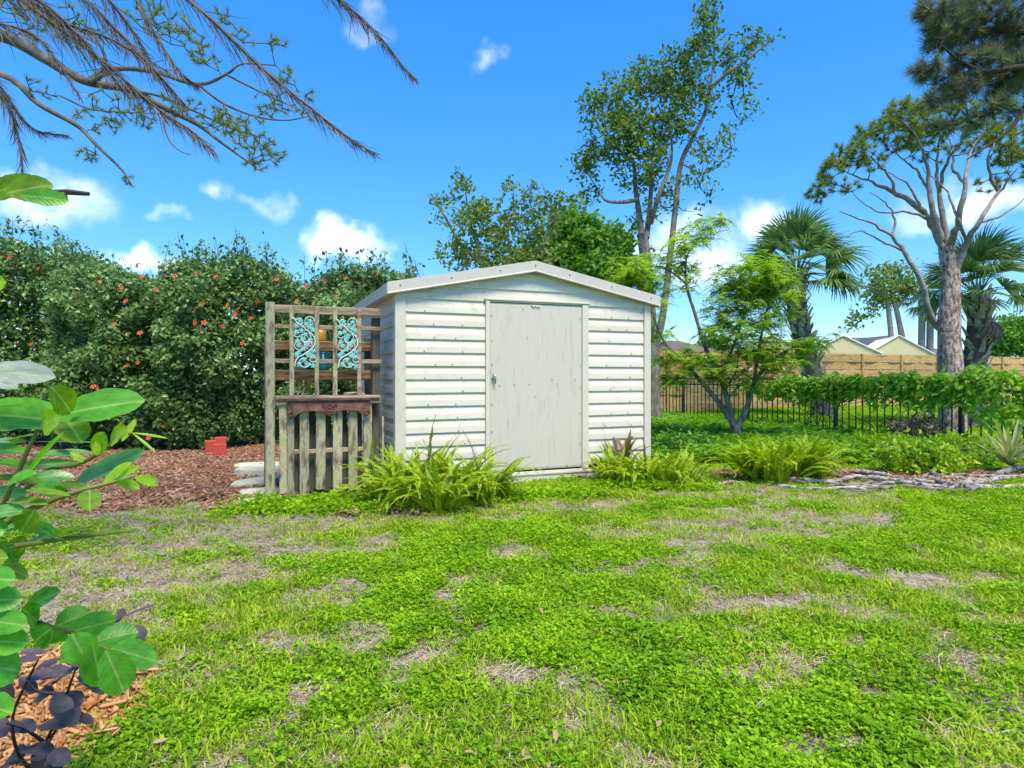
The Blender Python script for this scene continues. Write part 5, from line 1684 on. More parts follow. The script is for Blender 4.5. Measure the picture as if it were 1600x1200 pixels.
n = 6200
Yv = rng.uniform(7.6, 14.9, n)
tt = rng.random(n)
zz = vbot(Yv) + (vtop(Yv) - vbot(Yv)) * tt ** .8
off = -np.abs(rng.normal(0, .10, n)) * (rng.random(n) < .75) + np.abs(rng.normal(0, .10, n)) * .5 - .03
nrmv = np.array([-fd[1], fd[0], 0]) * -1
toc = nrm(np.array([0, 0, 0]) - fl(11.0)); toc[2] = 0
sgn = 1 if np.dot(nrmv, toc) > 0 else -1
nrmv = nrmv * sgn
pos = np.stack([11.55 - .4 * Yv, Yv, zz], 1) - off[:, None] * nrmv
dr = nrm(rng.normal(0, .7, (n, 3)) + nrmv * .5 + [0, 0, -.45])
nn_ = rng.normal(0, .4, (n, 3)) + nrmv * .7 + [0, -.2, 1.0]
front = np.argsort(off)[:300]
big = np.zeros(n, bool); big[front] = True
L_ = .112 * (.6 + .7 * rng.random(n))
T_VL = (np.array([[0, 0, 0], [.18, .38, .10], [.55, .44, .08], [1, 0, -.16], [.55, -.44, .08], [.18, -.38, .10], [.5, 0, -.02]]), T_OVAL[1])
rest = scatter(T_VL, pos[~big], dr[~big], nn_[~big], L_[~big], L_[~big] * .58)
o = obj('leaves', *rest, M['vine'], vine); o['kind'] = 'stuff'
vlm = []
for i in range(4):
    bend = rng.uniform(-.25, .05)
    tv = T_VL[0].copy(); tv[:, 2] += bend * tv[:, 0] ** 2; tv[:, 1] *= .58
    vlm.append(mesh('leaf', tv, T_VL[1], M['vine']))


def frame(p, d, nvec, sl, sw):
    d = np.array(d) / np.linalg.norm(d)
    s_ = np.cross(d, nvec); s_ /= np.linalg.norm(s_); nv = np.cross(s_, d)
    return Matrix(((d[0] * sl, s_[0] * sw, nv[0] * sw, p[0]), (d[1] * sl, s_[1] * sw, nv[1] * sw, p[1]), (d[2] * sl, s_[2] * sw, nv[2] * sw, p[2]), (0, 0, 0, 1)))


for i in front:
    link('leaf', vlm[int(i) % 4], vine, frame(pos[i], dr[i], nn_[i], L_[i], L_[i]))
vs = []
for i in range(40):
    y0 = rng.uniform(7.6, 14.0)
    q = [fl(y0) + [0, 0, 0] + nrmv * .04]
    for j in range(4):
        q.append(fl(y0 + rng.normal(0, .15) * (j + 1)) + [0, 0, (j + 1) * .28] + nrmv * rng.uniform(.02, .08))
    vs.append((smooth_line(q, 3), .008, .004))
obj('stems', *twig_mesh(vs), M['barkdark'], vine)


# ------------------------------------------------------------------ ferns
def fern_frond(name, seed, mat, arch):
    """a long narrow frond along +x arching over, with a comb of pinnae"""
    g = np.random.default_rng(seed)
    m = 26
    t = np.linspace(0, 1, m)
    ang = 1.35 - arch * t ** 1.5
    ds = np.stack([np.cos(ang), np.zeros(m), np.sin(ang)], 1) / m
    c = np.cumsum(ds, axis=0)
    c[:, 1] += np.cumsum(g.normal(0, .003, m)) * 2
    parts = []
    w = .056 * np.clip(np.sin(np.clip(t * 1.05 + .06, 0, 1) * math.pi) ** .5, .15, 1)
    for sg in (-1, 1):
        D = np.tile([0, sg, 0.0], (m, 1)) + ds * m * .35 + g.normal(0, .12, (m, 3))
        N = np.stack([-np.sin(ang), g.normal(0, .15, m), np.cos(ang)], 1)
        parts.append(scatter(T_DIAMOND, c, D, N, w * g.uniform(.8, 1.1, m), .074))
    V, Fs = tube(np.vstack([[0, 0, 0], c]), np.linspace(.006, .002, m + 1), 3, False)
    tri = []
    for f in Fs: tri += [(f[0], f[1], f[2]), (f[0], f[2], f[3])]
    parts.append((V, np.array(tri)))
    return mesh(name, *join(parts), mat)


FERN = [fern_frond('frond', 300 + i, M['fern'], a) for i, a in enumerate((.7, 1.2, 1.7, 2.2, 2.6, 1.5))]
FERNO = [fern_frond('frond', 320 + i, M['fernspike'], a) for i, a in enumerate((.15, .5))]


def fern(label, centres, n, spikes=3, seed=1, lo=.4, hi=.72, wid=1.0, kinds=(0, 1, 2, 3, 4, 5)):
    g = np.random.default_rng(seed)
    c0 = centres[0]
    t = thing('fern', label, 'fern', (c0[0], c0[1], ground_z(c0)), group='ferns')
    for i in range(n):
        c = centres[g.integers(0, len(centres))]
        a = g.random() * 6.283
        r = abs(g.normal(0, .10))
        p = Vector((c[0] + r * math.cos(a), c[1] + r * math.sin(a) * .7, ground_z(c)))
        k = kinds[g.integers(0, len(kinds))]
        s_ = g.uniform(lo, hi)
        Mx = Matrix.Translation(p) @ Matrix.Rotation(a + g.normal(0, .4), 4, 'Z') @ Matrix.Rotation(g.normal(0, .22), 4, 'X') @ Matrix.Rotation(g.normal(0.1, .2), 4, 'Y') @ Matrix.Diagonal((s_, s_ * wid, s_, 1))
        link('frond', FERN[k], t, Mx)
    for i in range(spikes):
        c = centres[g.integers(0, len(centres))]
        p = Vector((c[0] + g.normal(0, .14), c[1] + g.normal(0, .08), ground_z(c)))
        s_ = g.uniform(hi * .85, hi * 1.15)
        Mx = Matrix.Translation(p) @ Matrix.Rotation(g.random() * 6.283, 4, 'Z') @ Matrix.Rotation(-.18, 4, 'Y') @ Matrix.Diagonal((s_, s_ * .8, s_, 1))
        link('frond', FERNO[i % 2], t, Mx)


fern('big bright fern clump at the left front corner of the shed', [G(640, 792), G(690, 800), G(725, 785), G(610, 785), G(665, 780), G(760, 785)], 300, 4, 1, .40, .76)
fern('fern clump under the right front corner of the shed', [G(950, 757), G(985, 762), G(1015, 760), G(1045, 760), G(1075, 755)], 190, 2, 2, .34, .60)
fern('upright yellow-green fern clump standing alone by the logs', [G(1180, 750), G(1210, 754), G(1240, 750), G(1262, 750)], 200, 0, 3, .46, .76, 1.1, (0, 0, 1, 1, 5, 2))
fern('small fern tuft between the lone fern and the logs', [G(1284, 748)], 22, 0, 4, .25, .42)

# ------------------------------------------------------------------ bromeliad and yucca: strap leaves
def strap(name, mat, arch, w=.045, seed=0):
    m = 9
    t = np.linspace(0, 1, m)
    ang = 1.25 - arch * t ** 1.4
    c = np.vstack([[0, 0, 0], np.cumsum(np.stack([np.cos(ang), 0 * ang, np.sin(ang)], 1) / m, axis=0)])
    ww = w * np.array([.8, 1, 1.05, 1.05, 1, .95, .85, .7, .45, .04])
    N = np.array([[-math.sin(a), 0, math.cos(a)] for a in np.append(ang, ang[-1])])
    V = []
    for i in range(m + 1):
        V += [c[i] + [0, -ww[i], 0] + N[i] * ww[i] * .35, c[i], c[i] + [0, ww[i], 0] + N[i] * ww[i] * .35]
    Fs = []
    for i in range(m):
        k = 3 * i
        Fs += [(k, k + 1, k + 4, k + 3), (k + 1, k + 2, k + 5, k + 4)]
    return mesh(name, V, Fs, mat, True)


BR = [strap('leaf', M['brom'], a, .055) for a in (.3, .8, 1.4)]
c = G(978, 752)
t = thing('bromeliad', 'reddish bromeliad rising out of the fern beside the shed corner', 'bromeliad', (c[0], c[1], 0))
for i in range(15):
    s_ = rng.uniform(.38, .62)
    link('leaf', BR[i % 3], t, Matrix.Translation(Vector((c[0], c[1], .02 + .08 * (i % 3)))) @ Matrix.Rotation(i * 2.4, 4, 'Z') @ Matrix.Rotation(rng.normal(-.1, .1), 4, 'Y') @ Matrix.Scale(s_, 4))
YU = [strap('leaf', M['yucca'], a, .030) for a in (.2, .6, 1.0, 1.5)]
c = G(1578, 742)
t = thing('yucca', 'spiky pale green yucca at the right end of the logs', 'yucca', (c[0], c[1], 0))
for i in range(46):
    s_ = rng.uniform(.50, .74)
    tilt = .05 + .85 * (i / 46)
    link('leaf', YU[i % 4], t, Matrix.Translation(Vector((c[0], c[1], .12))) @ Matrix.Rotation(i * 2.4, 4, 'Z') @ Matrix.Rotation(tilt * 1.15 - .15, 4, 'Y') @ Matrix.Scale(s_, 4))

# ------------------------------------------------------------------ low shrubs in the bed
for (x_, y_, rx, h, n_, mt, lab_) in ((1440, 742, .60, .40, 150, 'shrub', 'yellow-green low shrub in the middle of the bed behind the logs'), (1385, 720, .60, .34, 120, 'shrub', 'leafy low shrub behind the lone fern by the black fence'), (1500, 722, .55, .36, 120, 'shrub', 'leafy low shrub between the yucca and the vine'),
                                      (1430, 702, .45, .62, 60, 'palmdead', 'dull brownish twiggy bush under the vine at the black fence'), (1060, 715, .6, .32, 120, 'dense', 'dark green low bush beside the right wall of the shed')):
    c = G(x_, y_)
    t = thing('low_shrub', lab_, 'shrub', (c[0], c[1], 0))
    st = [smooth_line([c, c + [rng.normal(0, rx * .3), rng.normal(0, rx * .2), h * .5], c + [rng.normal(0, rx * .5), rng.normal(0, rx * .3), h * .9]], 4) for i in range(7)]
    v = nrm(rng.normal(size=(n_, 3))) * (rng.random((n_, 1)) ** .4) * [rx, rx * .6, h * .55] + c + [0, 0, h * .5]
    v[:, 2] = np.maximum(v[:, 2], .04)
    tw = grow(st, v, .006, .002)
    obj('stems', *twig_mesh(tw + [(l, .009, .004) for l in st]), M['barkdark'], t)
    obj('foliage', *sprigs(tw, 14, .04, .075, .55), M[mt], t)

# ------------------------------------------------------------------ bleached logs and roots along the bed
LOGS = [([(1330, 742), (1380, 748), (1420, 756), (1460, 762)], .035, 'bleached log slanting down from the fern end of the bed edge'),
        ([(1225, 752), (1290, 756), (1350, 753), (1430, 764), (1480, 768)], .038, 'long bleached log lying along the front of the bed'),
        ([(1450, 746), (1490, 752), (1530, 754), (1560, 758)], .042, 'thick bleached log in front of the yucca'),
        ([(1445, 750), (1462, 756), (1480, 762), (1510, 765)], .045, 'gnarled grey root stump in the middle of the logs'),
        ([(1500, 764), (1540, 758), (1580, 752), (1640, 748)], .050, 'pale log running off the right edge below the yucca'),
        ([(1510, 770), (1560, 766), (1630, 764)], .034, 'thin pale log lowest at the right edge of the bed'),
        ([(1215, 763), (1270, 768), (1330, 770), (1360, 772)], .026, 'thin bleached branch lying nearest the lawn'),
        ([(1118, 763), (1140, 758), (1165, 756)], .024, 'short curved branch left of the lone fern'),
        ([(1270, 760), (1310, 762), (1340, 768), (1400, 768)], .028, 'crooked bleached branch between two longer logs'),
        ([(1560, 746), (1590, 742), (1620, 742)], .060, 'knobbly log end beneath the yucca'),
        ([(1400, 760), (1440, 766), (1500, 772), (1530, 770)], .030, 'weathered branch under the root stump'),
        ([(1240, 757), (1280, 762), (1330, 760), (1375, 757)], .022, 'thin crooked branch behind the nearest bleached branch'),
        ([(1345, 764), (1390, 760), (1430, 758), (1468, 750)], .024, 'thin branch crossing over the long log'),
        ([(1470, 744), (1500, 749), (1545, 748), (1570, 744)], .026, 'narrow pale branch lying against the yucca'),
        ([(1480, 772), (1495, 765), (1512, 756)], .020, 'short stub of branch standing up against the stump'),
        ([(1300, 748), (1340, 752), (1372, 760)], .020, 'short thin branch on the mulch behind the long log')]
for (q, r, lab_) in LOGS:
    pts = []
    for (a, b) in q:
        g = G(a, b); g[2] = r * .8 + rng.random() * .045 + ground_z(g); pts.append(g)
    l = smooth_line(pts, 6)
    l += rng.normal(0, r * .18, l.shape)
    rad = .82 * r * np.linspace(1.0, .75, len(l)) * (1 + rng.normal(0, .10, len(l)))
    o = link('log', mesh('log', *[(v, f) for v, f in [tube(l, rad, 9)]][0], M['log'], True))
    tag(o, lab_, 'log', 'bleached logs edging the bed')

# ------------------------------------------------------------------ dead palm fronds hanging in from the upper left
Y = 3.6
CR = P(-330, -260, Y)
dp = thing('dead_frond_palm', 'palm with dry grey-brown fronds hanging in from the upper left', 'tree', (CR[0], CR[1], 0))
ln = smooth_line([(CR[0] + .1, CR[1] - .05, -.05), (CR[0] - .05, CR[1], 2.0), CR], 6)
obj('trunk', *tube(ln, [.17] * len(ln), 12), M['palmboot'], dp, True)
FR_ = [([(-330, -260), (100, -150), (300, 5), (400, 98), (480, 165), (545, 215), (585, 240)], Y, 95, 1.0), ([(-330, -260), (250, -190), (450, -60), (530, 0), (585, 48), (628, 102), (650, 123)], Y + .3, 75, 1.0),
       ([(-330, -260), (-120, -110), (60, 20), (160, 95), (240, 165), (300, 205), (335, 238)], Y - .1, 110, 1.3), ([(-330, -260), (-60, -160), (110, -20), (190, 55), (255, 125), (290, 165)], Y + .15, 100, 1.2),
       ([(-330, -260), (-180, -60), (-60, 70), (-5, 130), (25, 200), (38, 282)], Y - .2, 100, 1.4), ([(-330, -260), (20, -170), (180, -50), (235, 40), (275, 105), (308, 135)], Y + .4, 80, .9),
       ([(-330, -260), (-160, -140), (-10, -40), (90, 30), (170, 60), (260, 110)], Y + .1, 100, 1.2), ([(-330, -260), (-200, -30), (-90, 60), (0, 140), (50, 200), (105, 212)], Y + .1, 60, 1.0),
       ([(-330, -260), (-200, -180), (-60, -60), (60, 0), (140, 75), (200, 150)], Y - .2, 110, 1.2), ([(-330, -260), (-90, -200), (60, -90), (160, -10), (215, 60), (245, 120)], Y + .25, 100, 1.2), ([(-330, -260), (-230, -120), (-120, -20), (-20, 30), (60, 60), (125, 150)], Y - .3, 100, 1.2)]
for (q, Yf, ll, w) in FR_:
    pl = smooth_line([P(a, b, Yf + (.0 if i else CR[1] - Yf) + rng.normal(0, .03)) for i, (a, b) in enumerate(q)], 8)
    pl[0] = CR
    m = 330
    t = np.linspace(.22, 1, m)
    idx = t * (len(pl) - 1)
    i0 = np.minimum(idx.astype(int), len(pl) - 2)
    c = pl[i0] + (pl[i0 + 1] - pl[i0]) * (idx - i0)[:, None]
    tg = nrm(pl[i0 + 1] - pl[i0])
    L_ = ll * .95 / F * Yf * (1.15 - .95 * t) * rng.uniform(.4, 1.3, m)
    D = tg * .85 + np.array([0, 0, -.55]) * rng.uniform(.2, 1.5, (m, 1)) + rng.normal(0, .26, (m, 3)) * w
    N = rng.normal(0, 1, (m, 3))
    parts = [scatter(T_STRAP, c, D, N, L_, .0042)]
    V, Fs = tube(pl, np.linspace(.016, .003, len(pl)), 5, False)
    tri = []
    for f in Fs: tri += [(f[0], f[1], f[2]), (f[0], f[2], f[3])]
    parts.append((V, np.array(tri)))
    obj('dry_frond', *join(parts), M['palmdead'], dp)

# ------------------------------------------------------------------ foreground shrub with big compound leaves
def leaflet(name, mat, seed, wide=1.0, curl=.12, notch=False):
    """oval leaflet along +x, unit length, folded at the midrib, with a wavy rim"""
    g = np.random.default_rng(seed)
    m = 13
    t = np.linspace(0, 1, m)
    w = .5 * wide * np.power(np.clip(np.sin(np.power(t, 1.12) * math.pi), 0, 1), .50)
    w = w * (1 + g.normal(0, .035, m))
    w[0] = .02; w[-1] = .04
    V = []; ph = g.random() * 6
    for i in range(m):
        z0 = -curl * t[i] ** 2 + .02 * math.sin(t[i] * 5 + ph)
        for f_ in (-1, -.5, 0, .5, 1):
            V.append((t[i], f_ * w[i], z0 + .22 * wide * abs(f_) ** 1.3 * w[i] + .014 * math.sin(t[i] * 17 + f_ * 3 + ph) * abs(f_)))
    Fs = [(i * 5 + k, i * 5 + k + 1, i * 5 + 5 + k + 1, i * 5 + 5 + k) for i in range(m - 1) for k in range(4)]
    return mesh(name, V, Fs, mat, True)


def veined(m):
    """fine side veins on the big leaves"""
    nt = m.node_tree
    b = nt.nodes['Principled BSDF']
    t = nt.nodes.new('ShaderNodeTexCoord')
    sx = nt.nodes.new('ShaderNodeSeparateXYZ'); nt.links.new(t.outputs['Object'], sx.inputs[0])
    ab = nt.nodes.new('ShaderNodeMath'); ab.operation = 'ABSOLUTE'; nt.links.new(sx.outputs[1], ab.inputs[0])
    ma = nt.nodes.new('ShaderNodeMath'); ma.operation = 'MULTIPLY_ADD'; nt.links.new(ab.outputs[0], ma.inputs[0]); ma.inputs[1].default_value = -.55; nt.links.new(sx.outputs[0], ma.inputs[2])
    mu = nt.nodes.new('ShaderNodeMath'); mu.operation = 'MULTIPLY'; nt.links.new(ma.outputs[0], mu.inputs[0]); mu.inputs[1].default_value = 52
    sn = nt.nodes.new('ShaderNodeMath'); sn.operation = 'SINE'; nt.links.new(mu.outputs[0], sn.inputs[0])
    bp = nt.nodes.new('ShaderNodeBump'); bp.inputs['Strength'].default_value = .05; bp.inputs['Distance'].default_value = .02
    nt.links.new(sn.outputs[0], bp.inputs['Height']); nt.links.new(bp.outputs[0], b.inputs['Normal'])
    # midrib, side veins and specks in the leaf's own colour
    src = b.inputs['Base Color'].links[0].from_socket
    rib = nt.nodes.new('ShaderNodeMapRange'); rib.inputs['From Min'].default_value = .045; rib.inputs['From Max'].default_value = .012
    nt.links.new(ab.outputs[0], rib.inputs['Value'])
    sv = nt.nodes.new('ShaderNodeMapRange'); sv.inputs['From Min'].default_value = .90; sv.inputs['From Max'].default_value = 1.0; sv.inputs['To Max'].default_value = .16
    nt.links.new(sn.outputs[0], sv.inputs['Value'])
    mxv = nt.nodes.new('ShaderNodeMath'); mxv.operation = 'MAXIMUM'; nt.links.new(rib.outputs[0], mxv.inputs[0]); nt.links.new(sv.outputs[0], mxv.inputs[1])
    half_ = nt.nodes.new('ShaderNodeMath'); half_.operation = 'MULTIPLY'; nt.links.new(mxv.outputs[0], half_.inputs[0]); half_.inputs[1].default_value = .6
    c1 = nt.nodes.new('ShaderNodeMix'); c1.data_type = 'RGBA'; nt.links.new(half_.outputs[0], c1.inputs['Factor']); nt.links.new(src, c1.inputs[6]); c1.inputs[7].default_value = (.42, .55, .16, 1)
    vec, oi = coords(nt, (3, 3, 3))
    sp = noise(nt, vec, 5, 8, .75)
    sr = nt.nodes.new('ShaderNodeMapRange'); sr.inputs['From Min'].default_value = .62; sr.inputs['From Max'].default_value = .70; sr.inputs['To Max'].default_value = .55
    nt.links.new(sp, sr.inputs['Value'])
    c2 = nt.nodes.new('ShaderNodeMix'); c2.data_type = 'RGBA'; nt.links.new(sr.outputs[0], c2.inputs['Factor']); nt.links.new(c1.outputs[2], c2.inputs[6]); c2.inputs[7].default_value = (.20, .22, .05, 1)
    hv = nt.nodes.new('ShaderNodeHueSaturation'); mo = noise(nt, vec, 1.1, 4, .6)
    mr2 = nt.nodes.new('ShaderNodeMapRange'); mr2.inputs['From Min'].default_value = .3; mr2.inputs['From Max'].default_value = .7; mr2.inputs['To Min'].default_value = .72; mr2.inputs['To Max'].default_value = 1.3
    nt.links.new(mo, mr2.inputs['Value']); nt.links.new(mr2.outputs[0], hv.inputs['Value']); nt.links.new(c2.outputs[2], hv.inputs['Color'])
    nt.links.new(hv.outputs[0], b.inputs['Base Color'])
    for nd in nt.nodes:
        if nd.type == 'HUE_SAT' and nd.name != hv.name:
            nt.links.new(hv.outputs[0], nd.inputs['Color'])


for k in ('cassia', 'cassiay', 'cassiad', 'cassiag', 'greyleaf'): veined(M[k])
LM = {}
for mk_, wd in (('cassia', 1.0), ('cassiay', 1.0), ('cassiad', 1.0), ('cassiag', 1.0), ('greyleaf', 1.0), ('purple', 1.0)):
    LM[mk_] = [leaflet('leaflet', M[mk_], 400 + i, wd, .05 + .09 * i) for i in range(3)]
cb = thing('candle_bush', 'big-leaved green shrub reaching in from the left edge, close to the camera', 'shrub', (-1.75, 1.45, 0))
cbase = np.array([-1.75, 1.45, 0.0])
# each compound leaf: stalk points (x, y, distance), then leaflets (base x, y, tip x, y, width px, distance, tilt towards camera, kind)
SPRAYS = [
    ('upper', [(-260, 900, 1.35), (-60, 900, 1.25), (15, 765, 1.15), (45, 700, 1.12), (62, 665, 1.12)],
     [(85, 650, 222, 622, 48, 1.10, .7, 'cassia'), (110, 662, -50, 640, 62, 1.14, .6, 'cassia'), (112, 645, 88, 608, 34, 1.08, .9, 'cassiad'), (95, 650, 60, 668, 34, 1.06, .9, 'cassiay'), (98, 648, 128, 690, 38, 1.16, .9, 'cassiad'),
      (40, 745, 98, 672, 16, 1.10, .2, 'cassia'), (10, 757, 52, 735, 24, 1.06, .5, 'cassia')]),
    ('middle', [(-260, 980, 1.45), (-40, 850, 1.4), (60, 745, 1.35), (130, 722, 1.33), (180, 690, 1.31), (206, 676, 1.30)],
     [(45, 712, 145, 704, 15, 1.33, .5, 'cassiag'), (55, 690, 160, 690, 9, 1.36, .1, 'cassiag'), (20, 728, 128, 722, 17, 1.32, .5, 'cassiag'), (30, 748, 115, 742, 21, 1.30, .6, 'cassiag'), (150, 710, 162, 676, 22, 1.28, .8, 'cassiay'), (172, 695, 192, 666, 20, 1.28, .8, 'cassiay'),
      (190, 690, 212, 655, 9, 1.29, .5, 'cassiay'), (152, 712, 150, 690, 9, 1.27, .6, 'cassiay'), (130, 722, 110, 706, 10, 1.27, .6, 'cassiay'), (206, 676, 262, 684, 5, 1.3, .5, 'cassiay'), (206, 676, 243, 706, 4, 1.3, .4, 'cassiay'),
      (0, 700, -60, 690, 22, 1.3, .4, 'cassiad'), (5, 690, 60, 676, 14, 1.36, .4, 'cassiad'), (-20, 690, 40, 690, 18, 1.36, .4, 'cassiag')]),
    ('lower', [(-260, 950, 1.2), (-60, 860, 1.15), (0, 822, 1.1), (60, 790, 1.1), (120, 768, 1.1), (170, 755, 1.12), (215, 742, 1.14)],
     [(115, 756, 225, 704, 34, 1.18, .6, 'cassiag'), (160, 757, 203, 722, 16, 1.09, .7, 'cassiay'), (180, 750, 215, 728, 14, 1.09, .7, 'cassiay'), (210, 746, 250, 755, 16, 1.1, .8, 'cassiay'), (182, 752, 218, 762, 14, 1.09, .8, 'cassiay'),
      (140, 765, 140, 794, 26, 1.07, .9, 'cassiad'), (110, 775, 40, 765, 18, 1.06, .25, 'cassiad'), (140, 765, 85, 752, 20, 1.12, .3, 'cassiad'), (75, 788, 10, 778, 22, 1.05, .35, 'cassiad'), (108, 772, 55, 760, 24, 1.14, .7, 'cassia'), (40, 800, -20, 800, 26, 1.06, .6, 'cassiag'),
      (55, 795, 30, 834, 30, 1.06, .9, 'cassiad'), (10, 815, -30, 840, 26, 1.06, .7, 'cassia'), (-10, 822, -30, 780, 30, 1.08, .6, 'cassia')]),
    ('flat', [(-260, 1000, 1.25), (-60, 920, 1.2), (0, 862, 1.2), (60, 848, 1.2), (130, 838, 1.2), (212, 828, 1.22)],
     [(60, 846, 110, 822, 10, 1.22, .3, 'cassiag'), (85, 842, 140, 820, 11, 1.22, .3, 'cassiag'), (40, 850, 90, 828, 10, 1.24, .3, 'cassiag'), (125, 836, 218, 828, 11, 1.18, .15, 'cassiad'), (100, 838, 175, 834, 12, 1.17, .15, 'cassiad'), (20, 855, 60, 838, 12, 1.24, .4, 'cassiag'),
      (5, 850, 30, 880, 24, 1.2, .7, 'cassia'), (40, 838, 15, 870, 24, 1.22, .7, 'cassiad'), (-10, 880, 45, 900, 24, 1.3, .6, 'cassiad'), (30, 960, 84, 922, 34, 1.3, .7, 'cassia'), (-20, 835, 50, 815, 30, 1.15, .6, 'cassia'), (-30, 770, 40, 772, 26, 1.2, .6, 'cassiag'), (-10, 745, 70, 752, 20, 1.25, .4, 'cassiad'), (-30, 868, 24, 852, 26, 1.12, .7, 'cassiad'), (90, 842, 40, 812, 22, 1.25, .5, 'cassia'), (-20, 720, 60, 728, 18, 1.3, .4, 'cassia')]),
    ('hanging', [(-260, 980, 1.3), (-80, 940, 1.3), (20, 962, 1.3), (80, 980, 1.28), (118, 990, 1.26), (150, 1006, 1.24), (172, 1016, 1.24)],
     [(172, 1014, 246, 1032, 40, 1.22, .75, 'cassia'), (165, 1016, 196, 1084, 44, 1.20, .85, 'cassia'), (145, 1005, 158, 1074, 40, 1.20, .85, 'cassia'), (115, 988, 92, 1038, 10, 1.2, .3, 'cassia'), (148, 1003, 215, 985, 34, 1.25, .7, 'cassia'), (112, 990, 136, 1034, 42, 1.18, .9, 'cassia'), (110, 988, 180, 968, 36, 1.28, .7, 'cassia'), (85, 980, 140, 955, 36, 1.3, .7, 'cassia'),
      (80, 982, 50, 1005, 34, 1.24, .8, 'cassia'), (82, 985, 78, 1012, 38, 1.22, .9, 'cassia'), (60, 975, 40, 950, 30, 1.3, .7, 'cassia')]),
    ('edge', [(-260, 1000, 1.15), (-60, 1010, 1.05), (-40, 960, 1.02), (-40, 900, 1.0)],
     [(-45, 905, 22, 905, 36, 1.0, .9, 'cassia'), (-45, 940, 34, 935, 34, 1.0, .9, 'cassia'), (-45, 968, 38, 975, 36, 1.0, .9, 'cassia'), (-45, 1000, 44, 1004, 40, .99, .9, 'cassia'), (-45, 1040, 36, 1046, 52, .98, .9, 'cassia'), (-40, 1100, 14, 1110, 36, 1.0, .9, 'cassia'), (-50, 880, 8, 870, 30, 1.02, .9, 'cassiad')]),
    ('top', [(-260, 600, 1.2), (-80, 440, 1.1), (-40, 330, 1.1), (0, 300, 1.1), (60, 305, 1.1), (100, 303, 1.1)],
     [(-30, 312, 50, 276, 30, 1.08, .8, 'cassiad'), (10, 302, 78, 286, 34, 1.06, .85, 'cassiad'), (30, 305, 106, 312, 24, 1.05, .85, 'cassia'), (35, 312, 88, 318, 16, 1.08, .6, 'cassia'), (-40, 308, 20, 290, 36, 1.1, .8, 'cassiad'), (-40, 450, 8, 440, 30, 1.1, .8, 'cassiay')]),
    ('pale', [(-260, 700, 1.2), (-100, 640, 1.2), (-60, 590, 1.15), (-20, 590, 1.1)],
     [(-40, 580, 82, 586, 36, 1.1, .8, 'greyleaf'), (-30, 590, 26, 606, 22, 1.08, .7, 'greyleaf'), (-40, 628, 60, 626, 16, 1.2, .3, 'cassiad'), (-60, 665, 30, 668, 26, 1.22, .5, 'cassiag'), (-60, 700, 45, 705, 24, 1.24, .5, 'cassia'), (-30, 640, 38, 632, 5, 1.1, .3, 'cassiay')])]
for (nm_, st, lf) in SPRAYS:
    pl = smooth_line([cbase + [0, 0, .05]] + [P(*q) for q in st], 5)
    sp = obj('stalk', *tube(pl, np.linspace(.009, .0026, len(pl)), 7), M['cstalk'], cb, True)
    # leaf pairs on the stretch of stalk outside the picture
    tg_ = nrm(np.gradient(pl, axis=0))
    for j in range(6, len(pl) - 2):
        q_ = pl[j]
        if q_[1] > .3 and q_[0] / q_[1] > -.86: break
        for sg in (-1, 1):
            sd_ = nrm(np.cross(tg_[j], [0, 0, 1.0])) * sg + tg_[j] * .4 + rng.normal(0, .15, 3)
            ln_ = rng.uniform(.09, .14)
            if (q_ + sd_ * ln_)[0] / max((q_ + sd_ * ln_)[1], .3) > -.82: continue
            link('leaflet', LM[('cassia', 'cassiag', 'cassiad')[int(rng.integers(0, 3))]][int(rng.integers(0, 3))], sp, frame(q_, sd_, np.array([rng.normal(0, .2), -.2, 1.0]), ln_, ln_ * .45))
    for (bx, by, tx, ty, w, Yl, tilt, kd) in lf:
        a = P(bx, by, Yl + rng.normal(0, .006)); b = P(tx, ty, Yl + rng.normal(0, .035))
        d = b - a; l = np.linalg.norm(d)
        toc = nrm(np.array([0, 0, CAMZ]) - a)
        nv = toc * tilt + np.array([0, 0, 1.0]) * (1.05 - tilt) + np.array([rng.normal(0, .12), 0, .1])
        k = LM[kd][int(rng.integers(0, 3))]
        link('leaflet', k, sp, frame(a, d, nv, l, w / F * Yl * 1.2))
# a bare broken twig end past the topmost leaves
MB().tube([P(60, 303, 1.12), P(105, 300, 1.12), P(139, 303, 1.12)], [.006, .005, .0035], 6).tube([P(100, 300, 1.12), P(104, 314, 1.11)], [.004, .003], 5).build('twig', M['barkdark'], cb)

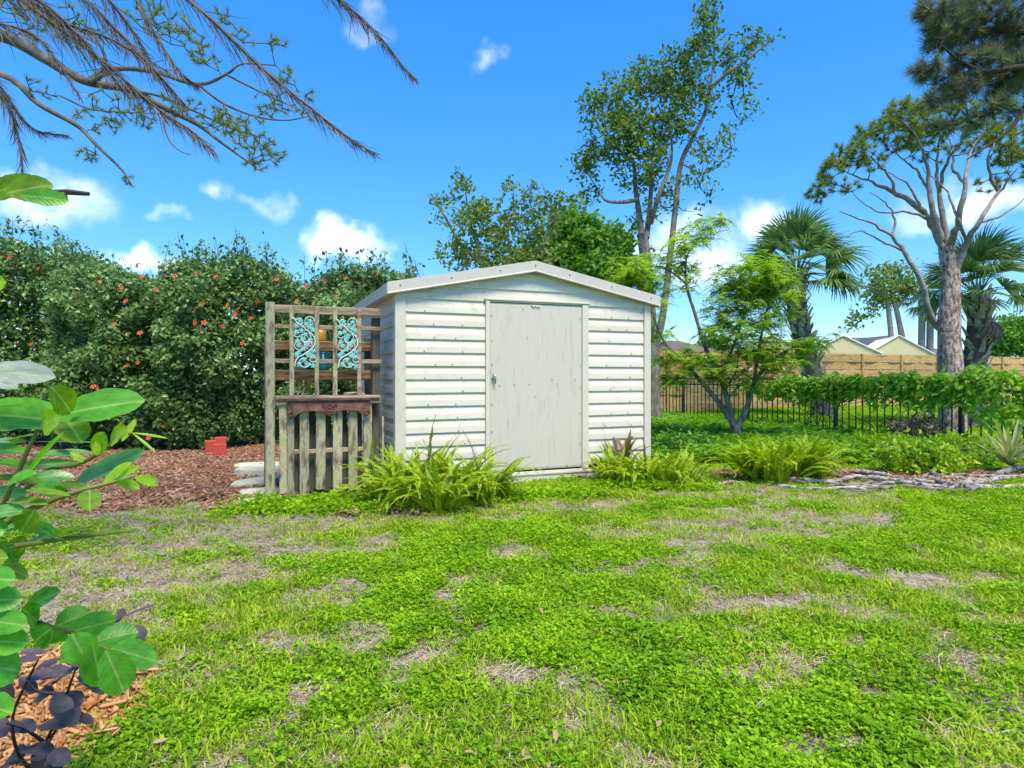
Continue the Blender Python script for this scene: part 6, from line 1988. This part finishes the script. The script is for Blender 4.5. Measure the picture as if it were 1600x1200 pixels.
# ------------------------------------------------------------------ purple-leaved plant in the wood chips
pc = np.array([-1.42, 1.95, 0.0])
pp = thing('purple_plant', 'dark purple-leaved plant in the wood chips at the lower left', 'plant', (pc[0], pc[1], 0))
PST = [[(60, 1180, 1.85), (88, 1140, 1.82), (105, 1085, 1.78), (118, 1045, 1.75)], [(60, 1190, 1.85), (95, 1110, 1.8), (112, 1060, 1.75)], [(30, 1180, 1.8), (20, 1120, 1.78), (45, 1060, 1.76), (60, 1030, 1.75)], [(70, 1160, 1.84), (40, 1140, 1.8), (10, 1130, 1.78)], [(105, 1085, 1.78), (60, 1080, 1.76), (40, 1060, 1.75)], [(118, 1045, 1.75), (150, 1000, 1.74), (190, 965, 1.72)], [(80, 1150, 1.83), (60, 1190, 1.78), (30, 1195, 1.75)]]
PLF = [(118, 1045, 88, 1062, 24), (112, 1052, 62, 1052, 22), (105, 1085, 90, 1108, 26), (105, 1080, 122, 1098, 20), (95, 1130, 110, 1100, 44), (40, 1060, 78, 1050, 18), (60, 1040, 85, 1036, 14), (60, 1030, 30, 1030, 12), (30, 1058, 54, 1080, 16), (20, 1100, 0, 1070, 26), (15, 1130, 45, 1138, 20), (10, 1150, -20, 1130, 28), (60, 1135, 110, 1130, 22),
       (55, 1142, 20, 1130, 22), (115, 1115, 142, 1128, 12), (60, 1170, 85, 1200, 30), (40, 1180, 5, 1190, 34), (70, 1185, 50, 1215, 30), (118, 1040, 108, 1020, 20), (122, 1042, 105, 1010, 16), (150, 1003, 128, 985, 14), (190, 965, 240, 945, 9), (188, 968, 168, 985, 26), (190, 966, 190, 952, 10), (205, 980, 225, 1000, 20), (150, 1070, 118, 1062, 18), (120, 1060, 162, 1075, 30), (30, 1020, 70, 1018, 12), (5, 1095, -20, 1110, 24), (80, 1180, 40, 1165, 28), (20, 1195, 60, 1180, 26), (110, 1190, 78, 1180, 24), (85, 1078, 55, 1090, 20)]
for q in PST:
    pl = smooth_line(([pc] if q[0][1] > 1170 else []) + [P(*a) for a in q], 4)
    obj('stem', *tube(pl, np.linspace(.006, .0022, len(pl)), 6), M['pstalk'], pp, True)
for (bx, by, tx, ty, w) in PLF:
    Yl = 1.76 + rng.normal(0, .05)
    a = P(bx, by, Yl); b = P(tx, ty, Yl + rng.normal(0, .05))
    toc = nrm(np.array([0, 0, CAMZ]) - a)
    link('leaf', LM['purple'][int(rng.integers(0, 3))], pp, frame(a, b - a, toc * .5 + [rng.normal(0, .3), 0, .7], np.linalg.norm(b - a) * 1.1, w / F * Yl * 1.35))
